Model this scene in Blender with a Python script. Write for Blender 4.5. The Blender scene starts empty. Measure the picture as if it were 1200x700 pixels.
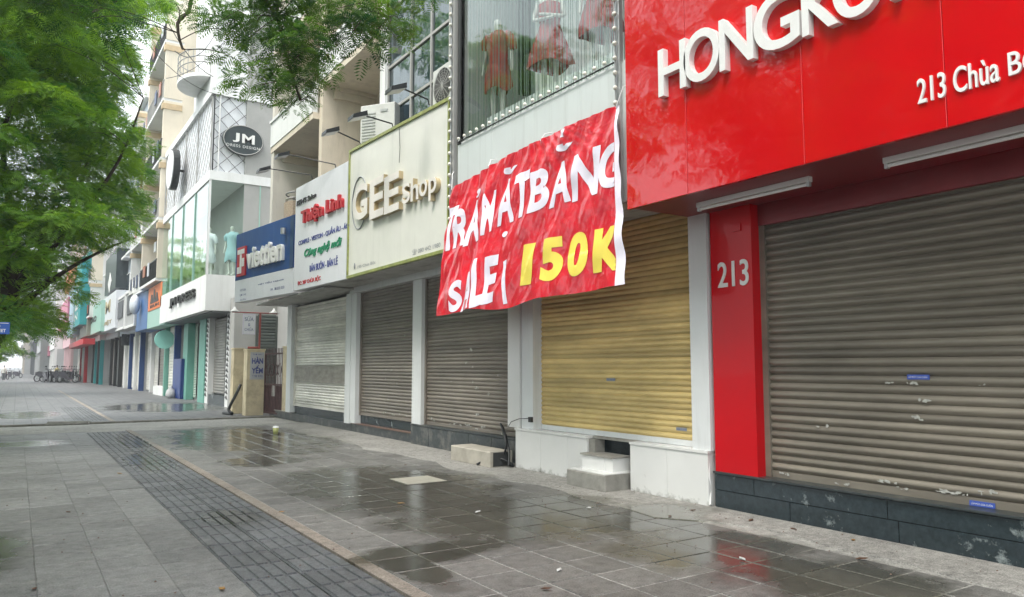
import bpy, bmesh, math, random
import numpy as np
from mathutils import Vector, Matrix
random.seed(7); rng = np.random.default_rng(7)
S = bpy.context.scene; C = S.collection
R = math.radians
# ---------------------------------------------------------------- camera
PITCH, YAW, EYE, FPX = 5.1944, 33.2803, 1.6, 880.0
cam = bpy.data.objects.new('camera', bpy.data.cameras.new('camera')); C.objects.link(cam)
cam.data.sensor_width = 36; cam.data.lens = FPX/1200*36; cam.data.clip_end = 3000; cam.data.clip_start = .05
cam.location = (0, 0, EYE); cam.rotation_euler = (R(90+PITCH), 0, R(-YAW)); S.camera = cam
# ---------------------------------------------------------------- sky, sun, exposure
SUN_EL, SUN_ROT = 62, 250
w = bpy.data.worlds.new('World'); S.world = w; w.use_nodes = True
nt = w.node_tree; nt.nodes.clear()
sky = nt.nodes.new('ShaderNodeTexSky'); sky.sky_type = 'NISHITA'; sky.sun_disc = False
sky.sun_elevation = R(SUN_EL); sky.sun_rotation = R(SUN_ROT); sky.air_density = 1.0; sky.dust_density = 8; sky.ozone_density = 1
mixw = nt.nodes.new('ShaderNodeMix'); mixw.data_type = 'RGBA'; mixw.inputs[0].default_value = .72
mixw.inputs[7].default_value = (11.3, 12.0, 12.3, 1)
bg = nt.nodes.new('ShaderNodeBackground'); bg.inputs[1].default_value = .1
ow = nt.nodes.new('ShaderNodeOutputWorld')
nt.links.new(sky.outputs[0], mixw.inputs[6]); nt.links.new(mixw.outputs[2], bg.inputs[0]); nt.links.new(bg.outputs[0], ow.inputs[0])
sun = bpy.data.objects.new('sun', bpy.data.lights.new('sun', 'SUN')); C.objects.link(sun)
sun.data.energy = 1.2; sun.data.angle = R(18); sun.data.color = (1, .97, .92)
sd = Vector((math.sin(R(SUN_ROT))*math.cos(R(SUN_EL)), math.cos(R(SUN_ROT))*math.cos(R(SUN_EL)), math.sin(R(SUN_EL))))
sun.rotation_euler = (-sd).to_track_quat('-Z', 'Y').to_euler()
S.view_settings.view_transform = 'Standard'; S.view_settings.look = 'None'
S.view_settings.exposure = 1.3; S.view_settings.gamma = 1; S.view_settings.use_curve_mapping = False
S.cycles.max_bounces = 7; S.cycles.transparent_max_bounces = 24; S.cycles.glossy_bounces = 3
S.cycles.diffuse_bounces = 3; S.cycles.transmission_bounces = 4; S.cycles.volume_bounces = 0
S.cycles.caustics_reflective = False; S.cycles.caustics_refractive = False

# ---------------------------------------------------------------- measuring: a pixel of the 1200x700 photograph on a real plane
_p, _a = R(PITCH), R(YAW)
FW = Vector((math.sin(_a)*math.cos(_p), math.cos(_a)*math.cos(_p), math.sin(_p)))
RT = Vector((math.cos(_a), -math.sin(_a), 0)); UP = RT.cross(FW); EYEV = Vector((0, 0, EYE))
def ray(x, y): return FW + RT*((x-600)/FPX) - UP*((y-350)/FPX)
def onx(x, y, X): r = ray(x, y); return EYEV + r*(X/r.x)
def ony(x, y, Y): r = ray(x, y); return EYEV + r*(Y/r.y)
def onz(x, y, z=0): r = ray(x, y); return EYEV + r*((z-EYE)/r.z)

# ---------------------------------------------------------------- materials
MATS = {}
def noise_col(nt, base, amt, scale, stretch=(1,1,1), detail=6, dark=None):
    N, L = nt.nodes, nt.links
    g = N.new('ShaderNodeNewGeometry'); mp = N.new('ShaderNodeMapping'); mp.inputs[3].default_value = stretch
    L.new(g.outputs['Position'], mp.inputs[0])
    n = N.new('ShaderNodeTexNoise'); n.inputs['Scale'].default_value = scale; n.inputs['Detail'].default_value = detail; n.inputs['Roughness'].default_value = .6
    L.new(mp.outputs[0], n.inputs[0])
    r = N.new('ShaderNodeValToRGB'); r.color_ramp.elements[0].position = .3; r.color_ramp.elements[1].position = .72
    d = dark or tuple(c*(1-amt) for c in base); b = tuple(min(1, c*(1+amt*.5)) for c in base)
    r.color_ramp.elements[0].color = (*d, 1); r.color_ramp.elements[1].color = (*b, 1)
    L.new(n.outputs[0], r.inputs[0]); return r, n, g
def mat(name, base, rough=.5, metal=0, amt=.15, scale=3, stretch=(1,1,1), bump=0, bscale=40, spec=.5, coat=0, dirt=None, dirt_amt=.5, dirt_scale=2, dirt_stretch=(1,1,1), dirt_lo=.55, dirt_hi=.75, bdist=.01, coat_wave=0, rand=0, grime=0):
    if name in MATS: return MATS[name]
    m = bpy.data.materials.new(name); m.use_nodes = True; nt = m.node_tree; N, L = nt.nodes, nt.links
    p = N['Principled BSDF']; p.inputs['Roughness'].default_value = rough; p.inputs['Metallic'].default_value = metal
    p.inputs['Specular IOR Level'].default_value = spec
    if coat: p.inputs['Coat Weight'].default_value = coat; p.inputs['Coat Roughness'].default_value = .03
    r, n, g = noise_col(nt, base, amt, scale, stretch); out = r.outputs[0]
    if dirt:
        mp = N.new('ShaderNodeMapping'); mp.inputs[3].default_value = dirt_stretch; L.new(g.outputs['Position'], mp.inputs[0])
        n2 = N.new('ShaderNodeTexNoise'); n2.inputs['Scale'].default_value = dirt_scale; n2.inputs['Detail'].default_value = 8; n2.inputs['Roughness'].default_value = .7
        L.new(mp.outputs[0], n2.inputs[0]); mr = N.new('ShaderNodeMapRange'); mr.inputs[1].default_value = dirt_lo; mr.inputs[2].default_value = dirt_hi; mr.inputs[4].default_value = dirt_amt
        L.new(n2.outputs[0], mr.inputs[0]); mx = N.new('ShaderNodeMix'); mx.data_type = 'RGBA'; mx.inputs[7].default_value = (*dirt, 1)
        L.new(mr.outputs[0], mx.inputs[0]); L.new(out, mx.inputs[6]); out = mx.outputs[2]
    if grime:
        sp = N.new('ShaderNodeSeparateXYZ'); L.new(g.outputs['Position'], sp.inputs[0]); n3 = N.new('ShaderNodeTexNoise'); n3.inputs['Scale'].default_value = 6; n3.inputs['Detail'].default_value = 8; n3.inputs['Roughness'].default_value = .75; L.new(g.outputs['Position'], n3.inputs[0])
        ma = N.new('ShaderNodeMath'); ma.operation = 'MULTIPLY_ADD'; L.new(n3.outputs[0], ma.inputs[0]); ma.inputs[1].default_value = -grime*2.4; L.new(sp.outputs[2], ma.inputs[2])
        mg = N.new('ShaderNodeMapRange'); mg.inputs[1].default_value = -grime*.9; mg.inputs[2].default_value = -grime*1.5; mg.inputs[4].default_value = .85; L.new(ma.outputs[0], mg.inputs[0])
        mq = N.new('ShaderNodeMix'); mq.data_type = 'RGBA'; mq.inputs[7].default_value = (.10,.10,.07,1); L.new(mg.outputs[0], mq.inputs[0]); L.new(out, mq.inputs[6]); out = mq.outputs[2]
    if rand:
        oi = N.new('ShaderNodeObjectInfo'); mr = N.new('ShaderNodeMapRange'); mr.inputs[3].default_value = 1-rand; mr.inputs[4].default_value = 1+rand*.6
        L.new(oi.outputs['Random'], mr.inputs[0]); hs = N.new('ShaderNodeHueSaturation'); L.new(mr.outputs[0], hs.inputs['Value']); L.new(out, hs.inputs['Color']); out = hs.outputs[0]
    L.new(out, p.inputs['Base Color'])
    if bump:
        b = N.new('ShaderNodeBump'); b.inputs['Strength'].default_value = bump; b.inputs['Distance'].default_value = bdist
        nb = N.new('ShaderNodeTexNoise'); nb.inputs['Scale'].default_value = bscale; nb.inputs['Detail'].default_value = 4
        L.new(g.outputs['Position'], nb.inputs[0]); L.new(nb.outputs[0], b.inputs['Height']); L.new(b.outputs[0], p.inputs['Normal'])
        if coat and not coat_wave: pass
        if coat: L.new(b.outputs[0], p.inputs['Coat Normal'])
    MATS[name] = m; return m
def glass(name, tint, tamt=.75, rough=.02, wave=.0, refl=1.5):
    m = bpy.data.materials.new(name); m.use_nodes = True; nt = m.node_tree; N, L = nt.nodes, nt.links; N.clear()
    o = N.new('ShaderNodeOutputMaterial'); t = N.new('ShaderNodeBsdfTransparent'); t.inputs[0].default_value = (*tint, 1)
    g = N.new('ShaderNodeBsdfGlossy'); g.inputs['Roughness'].default_value = rough; g.inputs[0].default_value = (.95, 1, .98, 1)
    f = N.new('ShaderNodeFresnel'); gb = N.new('ShaderNodeNewGeometry'); e1 = N.new('ShaderNodeMath'); e1.operation = 'MULTIPLY_ADD'; L.new(gb.outputs['Backfacing'], e1.inputs[0]); e1.inputs[1].default_value = -2; e1.inputs[2].default_value = 1; e2 = N.new('ShaderNodeMath'); e2.operation = 'POWER'; e2.inputs[0].default_value = refl; L.new(e1.outputs[0], e2.inputs[1]); L.new(e2.outputs[0], f.inputs[0])
    mx = N.new('ShaderNodeMixShader'); L.new(f.outputs[0], mx.inputs[0]); L.new(t.outputs[0], mx.inputs[1]); L.new(g.outputs[0], mx.inputs[2]); L.new(mx.outputs[0], o.inputs[0])
    if wave:
        geo = N.new('ShaderNodeNewGeometry'); nb = N.new('ShaderNodeTexNoise'); nb.inputs['Scale'].default_value = 1.2; L.new(geo.outputs['Position'], nb.inputs[0])
        b = N.new('ShaderNodeBump'); b.inputs['Strength'].default_value = wave; b.inputs['Distance'].default_value = .05; L.new(nb.outputs[0], b.inputs['Height'])
        L.new(b.outputs[0], g.inputs['Normal']); L.new(b.outputs[0], f.inputs['Normal'])
    return m
def plain(name, c, **k): return mat(name, c, amt=k.pop('amt', .08), **k)

PUD = [(4.3,17.4,1.7,3.6),(4.3,9.4,1.35,2.4),(4.6,6.9,1.45,1.2),(5.6,6.1,.95,.8),(3.1,6.0,.75,.35),(5.2,4.7,.8,.9),(2.72,5.5,.2,.6),(4.9,33,2.2,4.0),(.4,30,1.0,2.5),
       (2.0,8.5,.3,.5),(1.95,14.2,.36,1.6),(2.15,18.2,.3,2.6),(-.3,8.2,.45,1.0),(.0,18.8,1.0,.8),(5.3,3.5,.7,.8),(3.6,13.2,.7,.8)]
def wet_mat(name, base, grout=False, joints=0, bump=.35, damp=1.0):
    m = bpy.data.materials.new(name); m.use_nodes = True; nt = m.node_tree; N, L = nt.nodes, nt.links; p = N['Principled BSDF']
    def math_(op, a, b=None, clamp=False):
        n = N.new('ShaderNodeMath'); n.operation = op; n.use_clamp = clamp
        for i, v in enumerate((a, b)):
            if v is None: continue
            if isinstance(v, (int, float)): n.inputs[i].default_value = v
            else: L.new(v, n.inputs[i])
        return n.outputs[0]
    g = N.new('ShaderNodeNewGeometry'); sep = N.new('ShaderNodeSeparateXYZ'); L.new(g.outputs['Position'], sep.inputs[0])
    acc = None
    for cx, cy, rx, ry in PUD:
        dx = math_('DIVIDE', math_('SUBTRACT', sep.outputs[0], cx), rx); dy = math_('DIVIDE', math_('SUBTRACT', sep.outputs[1], cy), ry)
        f = math_('SUBTRACT', 1.0, math_('ADD', math_('MULTIPLY', dx, dx), math_('MULTIPLY', dy, dy)))
        acc = f if acc is None else math_('MAXIMUM', acc, f)
    acc = math_('MAXIMUM', acc, -1.2)
    def noi(sc, det=5, st=None):
        n = N.new('ShaderNodeTexNoise'); n.inputs['Scale'].default_value = sc; n.inputs['Detail'].default_value = det; n.inputs['Roughness'].default_value = .62
        src = g.outputs['Position']
        if st: mp = N.new('ShaderNodeMapping'); mp.inputs[3].default_value = st; L.new(src, mp.inputs[0]); src = mp.outputs[0]
        L.new(src, n.inputs[0]); return n.outputs[0]
    n1 = noi(1.3, 6)
    wv = math_('ADD', math_('MULTIPLY', acc, .55), math_('MULTIPLY', math_('SUBTRACT', n1, .5), 1.7))
    mr = N.new('ShaderNodeMapRange'); mr.inputs[1].default_value = -.24; mr.inputs[2].default_value = .32; mr.interpolation_type = 'SMOOTHSTEP'; L.new(wv, mr.inputs[0]); wet = mr.outputs[0]
    # dry colour: granite speckle, blotches, pale lime bloom
    sp = noi(85, 3); bl = noi(.9, 6); bl2 = noi(11, 7)
    r = N.new('ShaderNodeValToRGB'); e = r.color_ramp.elements; e[0].position = .38; e[1].position = .64
    e[0].color = (*[c*.30 for c in base], 1); e[1].color = (*[min(1, c*1.5) for c in base], 1)
    L.new(math_('ADD', math_('MULTIPLY', sp, .50), math_('ADD', math_('MULTIPLY', bl, .2), math_('MULTIPLY', bl2, .30))), r.inputs[0])
    oi = N.new('ShaderNodeObjectInfo'); rv = N.new('ShaderNodeMapRange'); rv.inputs[3].default_value = .78; rv.inputs[4].default_value = 1.12; L.new(oi.outputs['Random'], rv.inputs[0])
    hs = N.new('ShaderNodeHueSaturation'); L.new(rv.outputs[0], hs.inputs['Value']); L.new(r.outputs[0], hs.inputs['Color'])
    st = N.new('ShaderNodeMapRange'); st.inputs[1].default_value = .58; st.inputs[2].default_value = .75; st.inputs[4].default_value = .45; L.new(noi(2.3, 8), st.inputs[0])
    mb = N.new('ShaderNodeMix'); mb.data_type = 'RGBA'; L.new(st.outputs[0], mb.inputs[0]); L.new(hs.outputs[0], mb.inputs[6]); mb.inputs[7].default_value = (.26, .25, .22, 1) if not grout else (.5, .49, .45, 1)
    col = mb.outputs[2]
    if joints:
        br = N.new('ShaderNodeTexBrick'); br.inputs['Scale'].default_value = 1; br.inputs['Mortar Size'].default_value = .014; br.offset = 0
        br.inputs['Brick Width'].default_value = joints; br.inputs['Row Height'].default_value = joints; br.inputs['Color1'].default_value = (1,1,1,1); br.inputs['Color2'].default_value = (.82,.82,.82,1); br.inputs['Mortar'].default_value = (.45,.45,.45,1)
        L.new(g.outputs['Position'], br.inputs[0]); mj = N.new('ShaderNodeMix'); mj.data_type = 'RGBA'; mj.blend_type = 'MULTIPLY'; mj.inputs[0].default_value = 1; L.new(col, mj.inputs[6]); L.new(br.outputs[0], mj.inputs[7]); col = mj.outputs[2]
    dk = N.new('ShaderNodeMix'); dk.data_type = 'RGBA'; dk.blend_type = 'MULTIPLY'; L.new(wet, dk.inputs[0]); L.new(col, dk.inputs[6]); dk.inputs[7].default_value = (.42, .42, .37, 1)
    L.new(dk.outputs[2], p.inputs['Base Color'])
    rr = N.new('ShaderNodeMapRange'); rr.inputs[3].default_value = .52*damp; rr.inputs[4].default_value = .17; L.new(wet, rr.inputs[0])
    rn = math_('ADD', rr.outputs[0], math_('MULTIPLY', math_('SUBTRACT', noi(3, 5), .5), .25))
    L.new(math_('MAXIMUM', rn, .05), p.inputs['Roughness']); p.inputs['Specular IOR Level'].default_value = .5
    b = N.new('ShaderNodeBump'); b.inputs['Distance'].default_value = .004
    L.new(math_('SUBTRACT', bump, math_('MULTIPLY', wet, bump*.86)), b.inputs['Strength']); L.new(math_('ADD', noi(70, 4), math_('MULTIPLY', noi(9, 3), 1.5)), b.inputs['Height']); L.new(b.outputs[0], p.inputs['Normal'])
    return m
M_tile = wet_mat('wet_stone_tile', (.185, .18, .168)); M_tile_l = wet_mat('grey_stone_tile', (.185, .186, .180), bump=.5); M_tact = wet_mat('wet_tactile_stone', (.125, .132, .138), bump=.5); M_mortar = wet_mat('pale_mortar', (.42, .41, .38), grout=True)
M_cem = wet_mat('damp_cement', (.34, .33, .305), bump=.3, damp=1.5); M_strip = wet_mat('pale_edging', (.36, .31, .26), bump=.3, damp=1.3)
M_fart = wet_mat('far_wet_paving', (.21, .215, .22), joints=.43); M_lmort = wet_mat('dark_joint', (.12, .12, .115)); M_asph = mat('asphalt', (.05,.05,.052), .35, scale=30, amt=.4, bump=.3, bscale=90)
M_white = mat('white_panel', (.72,.74,.74), .35, amt=.06, scale=2, dirt=(.42,.42,.39), dirt_amt=.35, dirt_scale=1.2, dirt_stretch=(6,6,.35), dirt_lo=.5, dirt_hi=.8)
M_fascia = mat('fascia_panel', (.66,.71,.70), .3, amt=.05, scale=1.5, dirt=(.40,.42,.40), dirt_amt=.5, dirt_scale=1.5, dirt_stretch=(7,7,.3), dirt_lo=.5, dirt_hi=.8)
M_wtile = mat('white_glazed_tile', (.72,.72,.70), .15, amt=.05, scale=2, grime=.2, dirt=(.22,.2,.17), dirt_amt=.7, dirt_scale=2.5, dirt_lo=.62, dirt_hi=.8)
M_red = mat('red_gloss_panel', (.60,.002,.006), .14, amt=.08, scale=1, spec=.1, coat=1, bump=.45, bscale=.9, bdist=.05)
M_redp = mat('red_pillar_panel', (.56,.002,.008), .32, amt=.08, scale=1, spec=.15, coat=.12, bump=.3, bscale=1.2, bdist=.03)
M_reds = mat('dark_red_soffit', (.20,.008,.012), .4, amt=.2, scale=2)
M_granite = mat('black_granite', (.022,.034,.040), .22, amt=.4, scale=18, dirt=(.30,.34,.34), dirt_amt=.75, dirt_scale=2.6, dirt_lo=.58, dirt_hi=.66)
M_gran2 = mat('dusty_granite', (.045,.055,.058), .4, amt=.4, scale=14, dirt=(.22,.21,.19), dirt_amt=.7, dirt_scale=3, dirt_lo=.5, dirt_hi=.7)
M_tread = mat('brown_tread', (.17,.10,.075), .4, amt=.3, scale=6)
M_conc = mat('rough_concrete', (.30,.29,.26), .85, grime=.06, amt=.3, scale=5, bump=.5, bscale=30, dirt=(.12,.115,.10), dirt_amt=.7, dirt_scale=2)
M_cream = mat('cream_plaster', (.70,.62,.50), .8, amt=.12, scale=1.2, bump=.2, bscale=20, dirt=(.36,.31,.25), dirt_amt=.6, dirt_scale=1.3, dirt_stretch=(3,3,.6), dirt_lo=.5, dirt_hi=.8)
M_beige = mat('beige_wall', (.74,.70,.62), .8, amt=.12, scale=.8, dirt=(.34,.32,.28), dirt_amt=.6, dirt_scale=.9, dirt_stretch=(3,3,.5), dirt_lo=.5, dirt_hi=.8)
M_wwall = mat('white_wall', (.80,.81,.80), .75, amt=.07, scale=.6, dirt=(.5,.5,.47), dirt_amt=.5, dirt_scale=.8, dirt_stretch=(3,3,.4), dirt_lo=.5, dirt_hi=.8)
M_grey = mat('grey_render', (.40,.40,.385), .8, amt=.15, scale=1, dirt=(.2,.2,.18), dirt_amt=.5, dirt_scale=1)
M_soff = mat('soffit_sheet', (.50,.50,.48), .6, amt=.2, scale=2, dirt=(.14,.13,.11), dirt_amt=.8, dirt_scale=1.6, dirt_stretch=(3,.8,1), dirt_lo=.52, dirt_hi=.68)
def slatm(n, c, **k): return mat(n, c, .36, metal=.15, amt=.30, scale=1.1, stretch=(.7,.7,2.2), rand=.24, dirt=k.get('d', (.12,.11,.09)), dirt_amt=.5, dirt_scale=1.3, dirt_stretch=(1,1,4), dirt_lo=.52, dirt_hi=.8)
M_slat_r = slatm('slat_taupe', (.215,.190,.152)); M_slat_y = slatm('slat_yellow', (.82,.62,.26), d=(.42,.30,.12)); M_slat_b = slatm('slat_brown', (.235,.205,.172)); M_slat_c = slatm('slat_cream', (.84,.82,.74), d=(.36,.34,.3)); M_slat_d = slatm('slat_dark', (.10,.12,.11))
M_scar = mat('paper_scrap', (.46,.46,.42), .8, amt=.3, scale=30)
M_alu = mat('aluminium', (.55,.56,.56), .4, metal=.6, amt=.1); M_black = mat('black_metal', (.015,.017,.018), .4, amt=.2); M_dark = mat('dark_interior', (.03,.032,.032), .7, amt=.3)
M_letter = mat('white_letter', (.80,.80,.78), .4, amt=.05, dirt=(.5,.48,.45), dirt_amt=.3); M_gold = mat('gold_side', (.52,.42,.25), .4, metal=.1, amt=.3, scale=6); M_gface = mat('cream_letter_face', (.84,.80,.74), .4, amt=.08)
M_frame = mat('lime_gold_frame', (.36,.40,.12), .4, metal=.2, amt=.4, scale=8, dirt=(.5,.5,.3), dirt_amt=.6, dirt_scale=12)
M_blue = mat('blue_panel', (.012,.07,.25), .4, amt=.12, scale=2, dirt=(.07,.15,.30), dirt_amt=.4, dirt_scale=1.5, dirt_stretch=(6,6,.3), dirt_lo=.5, dirt_hi=.75, spec=.2)
M_signw = mat('sign_white', (.76,.78,.82), .35, amt=.05, dirt=(.6,.62,.66), dirt_amt=.5, dirt_scale=1.5, dirt_stretch=(5,5,.3))
M_ink_k = plain('ink_black', (.03,.03,.03)); M_ink_r = plain('ink_red', (.50,.02,.03)); M_ink_b = plain('ink_navy', (.05,.07,.26)); M_ink_g = plain('ink_green', (.01,.28,.13)); M_ink_w = plain('ink_white', (.85,.85,.85)); M_ink_y = plain('ink_yellow', (.85,.68,.06)); M_ink_bg = plain('ink_grey', (.28,.30,.32))
M_ban = mat('banner_red', (.66,.004,.022), .30, amt=.12, scale=2, coat=.4, bump=.8, bscale=6, bdist=.03); M_banw = mat('banner_white', (.80,.76,.86), .4, amt=.06, bump=.3, bscale=7); M_bany = mat('banner_yellow', (.88,.72,.10), .4, amt=.06)
M_bulb = plain('frosted_bulb', (.84,.82,.72), rough=.3); M_bark = mat('bark', (.065,.052,.04), .9, amt=.4, scale=9, bump=.8, bscale=25, stretch=(1,1,.3))
M_teal = plain('teal_panel', (.02,.34,.36)); M_mint = mat('mint_panel', (.34,.56,.48), .4, amt=.08, dirt=(.5,.7,.62), dirt_amt=.5); M_mintd = plain('mint_pillar', (.15,.38,.31)); M_navy = plain('navy_column', (.015,.06,.20)); M_orange = plain('orange_panel', (.78,.20,.05)); M_pink = plain('pink_panel', (.55,.18,.26)); M_grayblue = plain('grey_blue_cladding', (.42,.47,.52))
G_show = glass('shop_glass', (.93,.98,.96), refl=1.45, wave=.1); G_wall = glass('curtain_glass', (.16,.26,.31), refl=1.9, wave=.25); G_vit = glass('vitrine_glass', (.93,.96,.95), refl=1.42, wave=.12); G_win = glass('window_glass', (.25,.33,.38), refl=1.8, wave=.1)
M_skin = plain('mannequin_shell', (.72,.70,.66), rough=.35); M_dress = mat('dark_red_cloth', (.36,.002,.006), .6, amt=.4, scale=5, bump=.4, bscale=9, bdist=.03); M_tdress = plain('pale_teal_cloth', (.40,.62,.68))

# ---------------------------------------------------------------- mesh helpers
WL = {}
class MB:
    def __init__(s): s.v = []; s.f = []; s.sm = []
    def add(s, vs, fs, smooth=False):
        b = len(s.v); s.v += [tuple(v) for v in vs]; s.f += [tuple(b+i for i in f) for f in fs]; s.sm += [smooth]*len(fs); return s
    def box(s, x0, x1, y0, y1, z0, z1):
        x0, x1 = sorted((x0, x1)); y0, y1 = sorted((y0, y1)); z0, z1 = sorted((z0, z1))
        return s.hexa([(x0,y0,z0),(x1,y0,z0),(x1,y1,z0),(x0,y1,z0),(x0,y0,z1),(x1,y0,z1),(x1,y1,z1),(x0,y1,z1)])
    def hexa(s, v): return s.add(v, [(0,3,2,1),(4,5,6,7),(0,1,5,4),(1,2,6,5),(2,3,7,6),(3,0,4,7)])
    def fbox(s, F, s0, s1, t0, t1, d0, d1, bev=0):
        if bev:
            P = F.p; v = [P(s0,t0,d0),P(s1,t0,d0),P(s1,t1,d0),P(s0,t1,d0),P(s0,t0,d1-bev),P(s1,t0,d1-bev),P(s1,t1,d1-bev),P(s0,t1,d1-bev),P(s0+bev,t0+bev,d1),P(s1-bev,t0+bev,d1),P(s1-bev,t1-bev,d1),P(s0+bev,t1-bev,d1)]
            return s.add(v, [(3,2,1,0),(0,1,5,4),(1,2,6,5),(2,3,7,6),(3,0,4,7),(4,5,9,8),(5,6,10,9),(6,7,11,10),(7,4,8,11),(8,9,10,11)])
        P = F.p; return s.add([P(s0,t0,d0),P(s1,t0,d0),P(s1,t1,d0),P(s0,t1,d0),P(s0,t0,d1),P(s1,t0,d1),P(s1,t1,d1),P(s0,t1,d1)], [(3,2,1,0),(4,5,6,7),(0,1,5,4),(1,2,6,5),(2,3,7,6),(3,0,4,7)])
    def tube(s, pts, r, n=8, caps=True, smooth=True):
        pts = [Vector(p) for p in pts]; rs = r if isinstance(r, (list, tuple)) else [r]*len(pts); vs = []; prev = None
        for i, p in enumerate(pts):
            d = (pts[min(i+1, len(pts)-1)]-pts[max(i-1, 0)]).normalized()
            a = (prev - d*prev.dot(d)).normalized() if prev is not None and (prev - d*prev.dot(d)).length > 1e-4 else d.orthogonal().normalized()
            prev = a; b = d.cross(a)
            vs += [p + (a*math.cos(2*math.pi*k/n)+b*math.sin(2*math.pi*k/n))*rs[i] for k in range(n)]
        fs = [(i*n+k, i*n+(k+1)%n, (i+1)*n+(k+1)%n, (i+1)*n+k) for i in range(len(pts)-1) for k in range(n)]
        s.add(vs, fs, smooth)
        if caps: s.add(vs[:n], [tuple(range(n))[::-1]]); s.add(vs[-n:], [tuple(range(n))])
        return s
    def ell(s, c, rx, ry, rz, nu=10, nv=6):
        vs = [(c[0]+rx*math.sin(math.pi*j/nv)*math.cos(2*math.pi*i/nu), c[1]+ry*math.sin(math.pi*j/nv)*math.sin(2*math.pi*i/nu), c[2]+rz*math.cos(math.pi*j/nv)) for j in range(nv+1) for i in range(nu)]
        return s.add(vs, [(j*nu+i, (j+1)*nu+i, (j+1)*nu+(i+1)%nu, j*nu+(i+1)%nu) for j in range(nv) for i in range(nu)], True)
    def prism(s, poly, off):   # poly: 3d points, off: extrusion vector
        n = len(poly); off = Vector(off); a = [Vector(p) for p in poly]
        return s.add(a+[p+off for p in a], [tuple(range(n)), tuple(range(2*n-1, n-1, -1))]+[(i, n+i, n+(i+1)%n, (i+1)%n) for i in range(n)])
    def lathe(s, prof, c, n=16, sx=1, sy=1):
        vs = [(c[0]+r*sx*math.cos(2*math.pi*k/n), c[1]+r*sy*math.sin(2*math.pi*k/n), c[2]+z) for r, z in prof for k in range(n)]
        return s.add(vs, [(i*n+k, i*n+(k+1)%n, (i+1)*n+(k+1)%n, (i+1)*n+k) for i in range(len(prof)-1) for k in range(n)], True)
    def mesh(s, name, m, org=(0,0,0)):
        me = bpy.data.meshes.new(name); o = Vector(org); me.from_pydata([Vector(v)-o for v in s.v], [], s.f)
        for p, k in zip(me.polygons, s.sm): p.use_smooth = k
        if m: me.materials.append(m)
        return me
    def build(s, name, m, parent=None, loc=None, **tags):
        org = Vector(WL[parent.name]) if parent is not None else Vector(loc or (0,0,0))
        o = bpy.data.objects.new(name, s.mesh(name, m, org)); C.objects.link(o)
        if parent is not None: o.parent = parent
        else: o.location = org
        WL[o.name] = tuple(org)
        for k, v in tags.items(): o[k] = v
        return o
def thing(name, label, cat, loc=(0,0,0), group=None):
    o = bpy.data.objects.new(name, None); C.objects.link(o); o.location = loc; o.empty_display_size = .2
    WL[o.name] = tuple(loc); o['label'] = label; o['category'] = cat
    if group: o['group'] = group
    return o
def shared(name, me, parent, loc=(0,0,0), rot=(0,0,0)):
    o = bpy.data.objects.new(name, me); C.objects.link(o); o.parent = parent; o.location = loc; o.rotation_euler = rot; return o
def kids(o): return [c for c in C.objects if c.parent == o]
def copy_tree(o, loc, rz=0, label=None, scale=None):
    def rec(a, par):
        c = a.copy(); C.objects.link(c); c.parent = par
        for ch in list(a.children): rec(ch, c)
        return c
    r = rec(o, None); r.location = loc; r.rotation_euler = (0,0,rz)
    if label: r['label'] = label
    if scale: r.scale = scale
    return r
class Face:    # a vertical face: origin, direction to the viewer's right, outward normal
    def __init__(s, A, B=None, ux=None):
        s.o = Vector(A); s.o.z = 0; s.ux = Vector(ux).normalized() if ux else (Vector(B)-Vector(A)).normalized(); s.ux.z = 0; s.ux.normalize(); s.n = s.ux.cross(Vector((0,0,1)))
    def p(s, a, t, d=0): return s.o + s.ux*a + Vector((0,0,t)) + s.n*d
    def hit(s, px, py, d=0):
        r = ray(px, py); k = (s.o + s.n*d - EYEV).dot(s.n)/r.dot(s.n); q = EYEV + r*k; return ((q-s.o).dot(s.ux), q.z)
def SX(X, Y=0): return Face((X, Y, 0), ux=(0,-1,0))     # street-facing plane at X; s = Y0 - Y
_tc = {}
def tgeo(body, ext=0, bold=0, shear=0, res=7, bev=0, spc=1):
    k = (body, ext, bold, shear, res, bev, spc)
    if k not in _tc:
        cu = bpy.data.curves.new('t', 'FONT'); cu.body = body; cu.resolution_u = res; cu.extrude = ext; cu.offset = bold; cu.shear = shear; cu.bevel_depth = bev; cu.space_character = spc; cu.bevel_resolution = 0
        o = bpy.data.objects.new('t', cu); C.objects.link(o); dg = bpy.context.evaluated_depsgraph_get(); me = o.evaluated_get(dg).to_mesh()
        v = np.array([x.co[:] for x in me.vertices]).reshape(-1, 3); f = [tuple(p.vertices) for p in me.polygons]; o.evaluated_get(dg).to_mesh_clear()
        bpy.data.objects.remove(o); bpy.data.curves.remove(cu); _tc[k] = (v, f)
    return _tc[k]
def text(F, body, s0, s1, t0, t1, d=.004, depth=0, bold=0, shear=0, tilt=0, mb=None, spc=1):
    mb = mb or MB(); v, f = tgeo(body, .5 if depth else 0, bold, shear, spc=spc); lo, hi = v.min(0), v.max(0); W, H = hi[0]-lo[0], hi[1]-lo[1]
    pts = [F.p(s0+(x-lo[0])/W*(s1-s0), t0+(y-lo[1])/H*(t1-t0)+tilt*(x-lo[0])/W, d+(z+.5)*depth if depth else d) for x, y, z in v]
    return mb.add(pts, f)
def tpx(F, body, lb, rt, d=.004, **k):    # text between its left-bottom and right-top pixel
    a = F.hit(*lb, d); b = F.hit(*rt, d); return text(F, body, a[0], b[0], a[1], b[1], d, **k)

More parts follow.
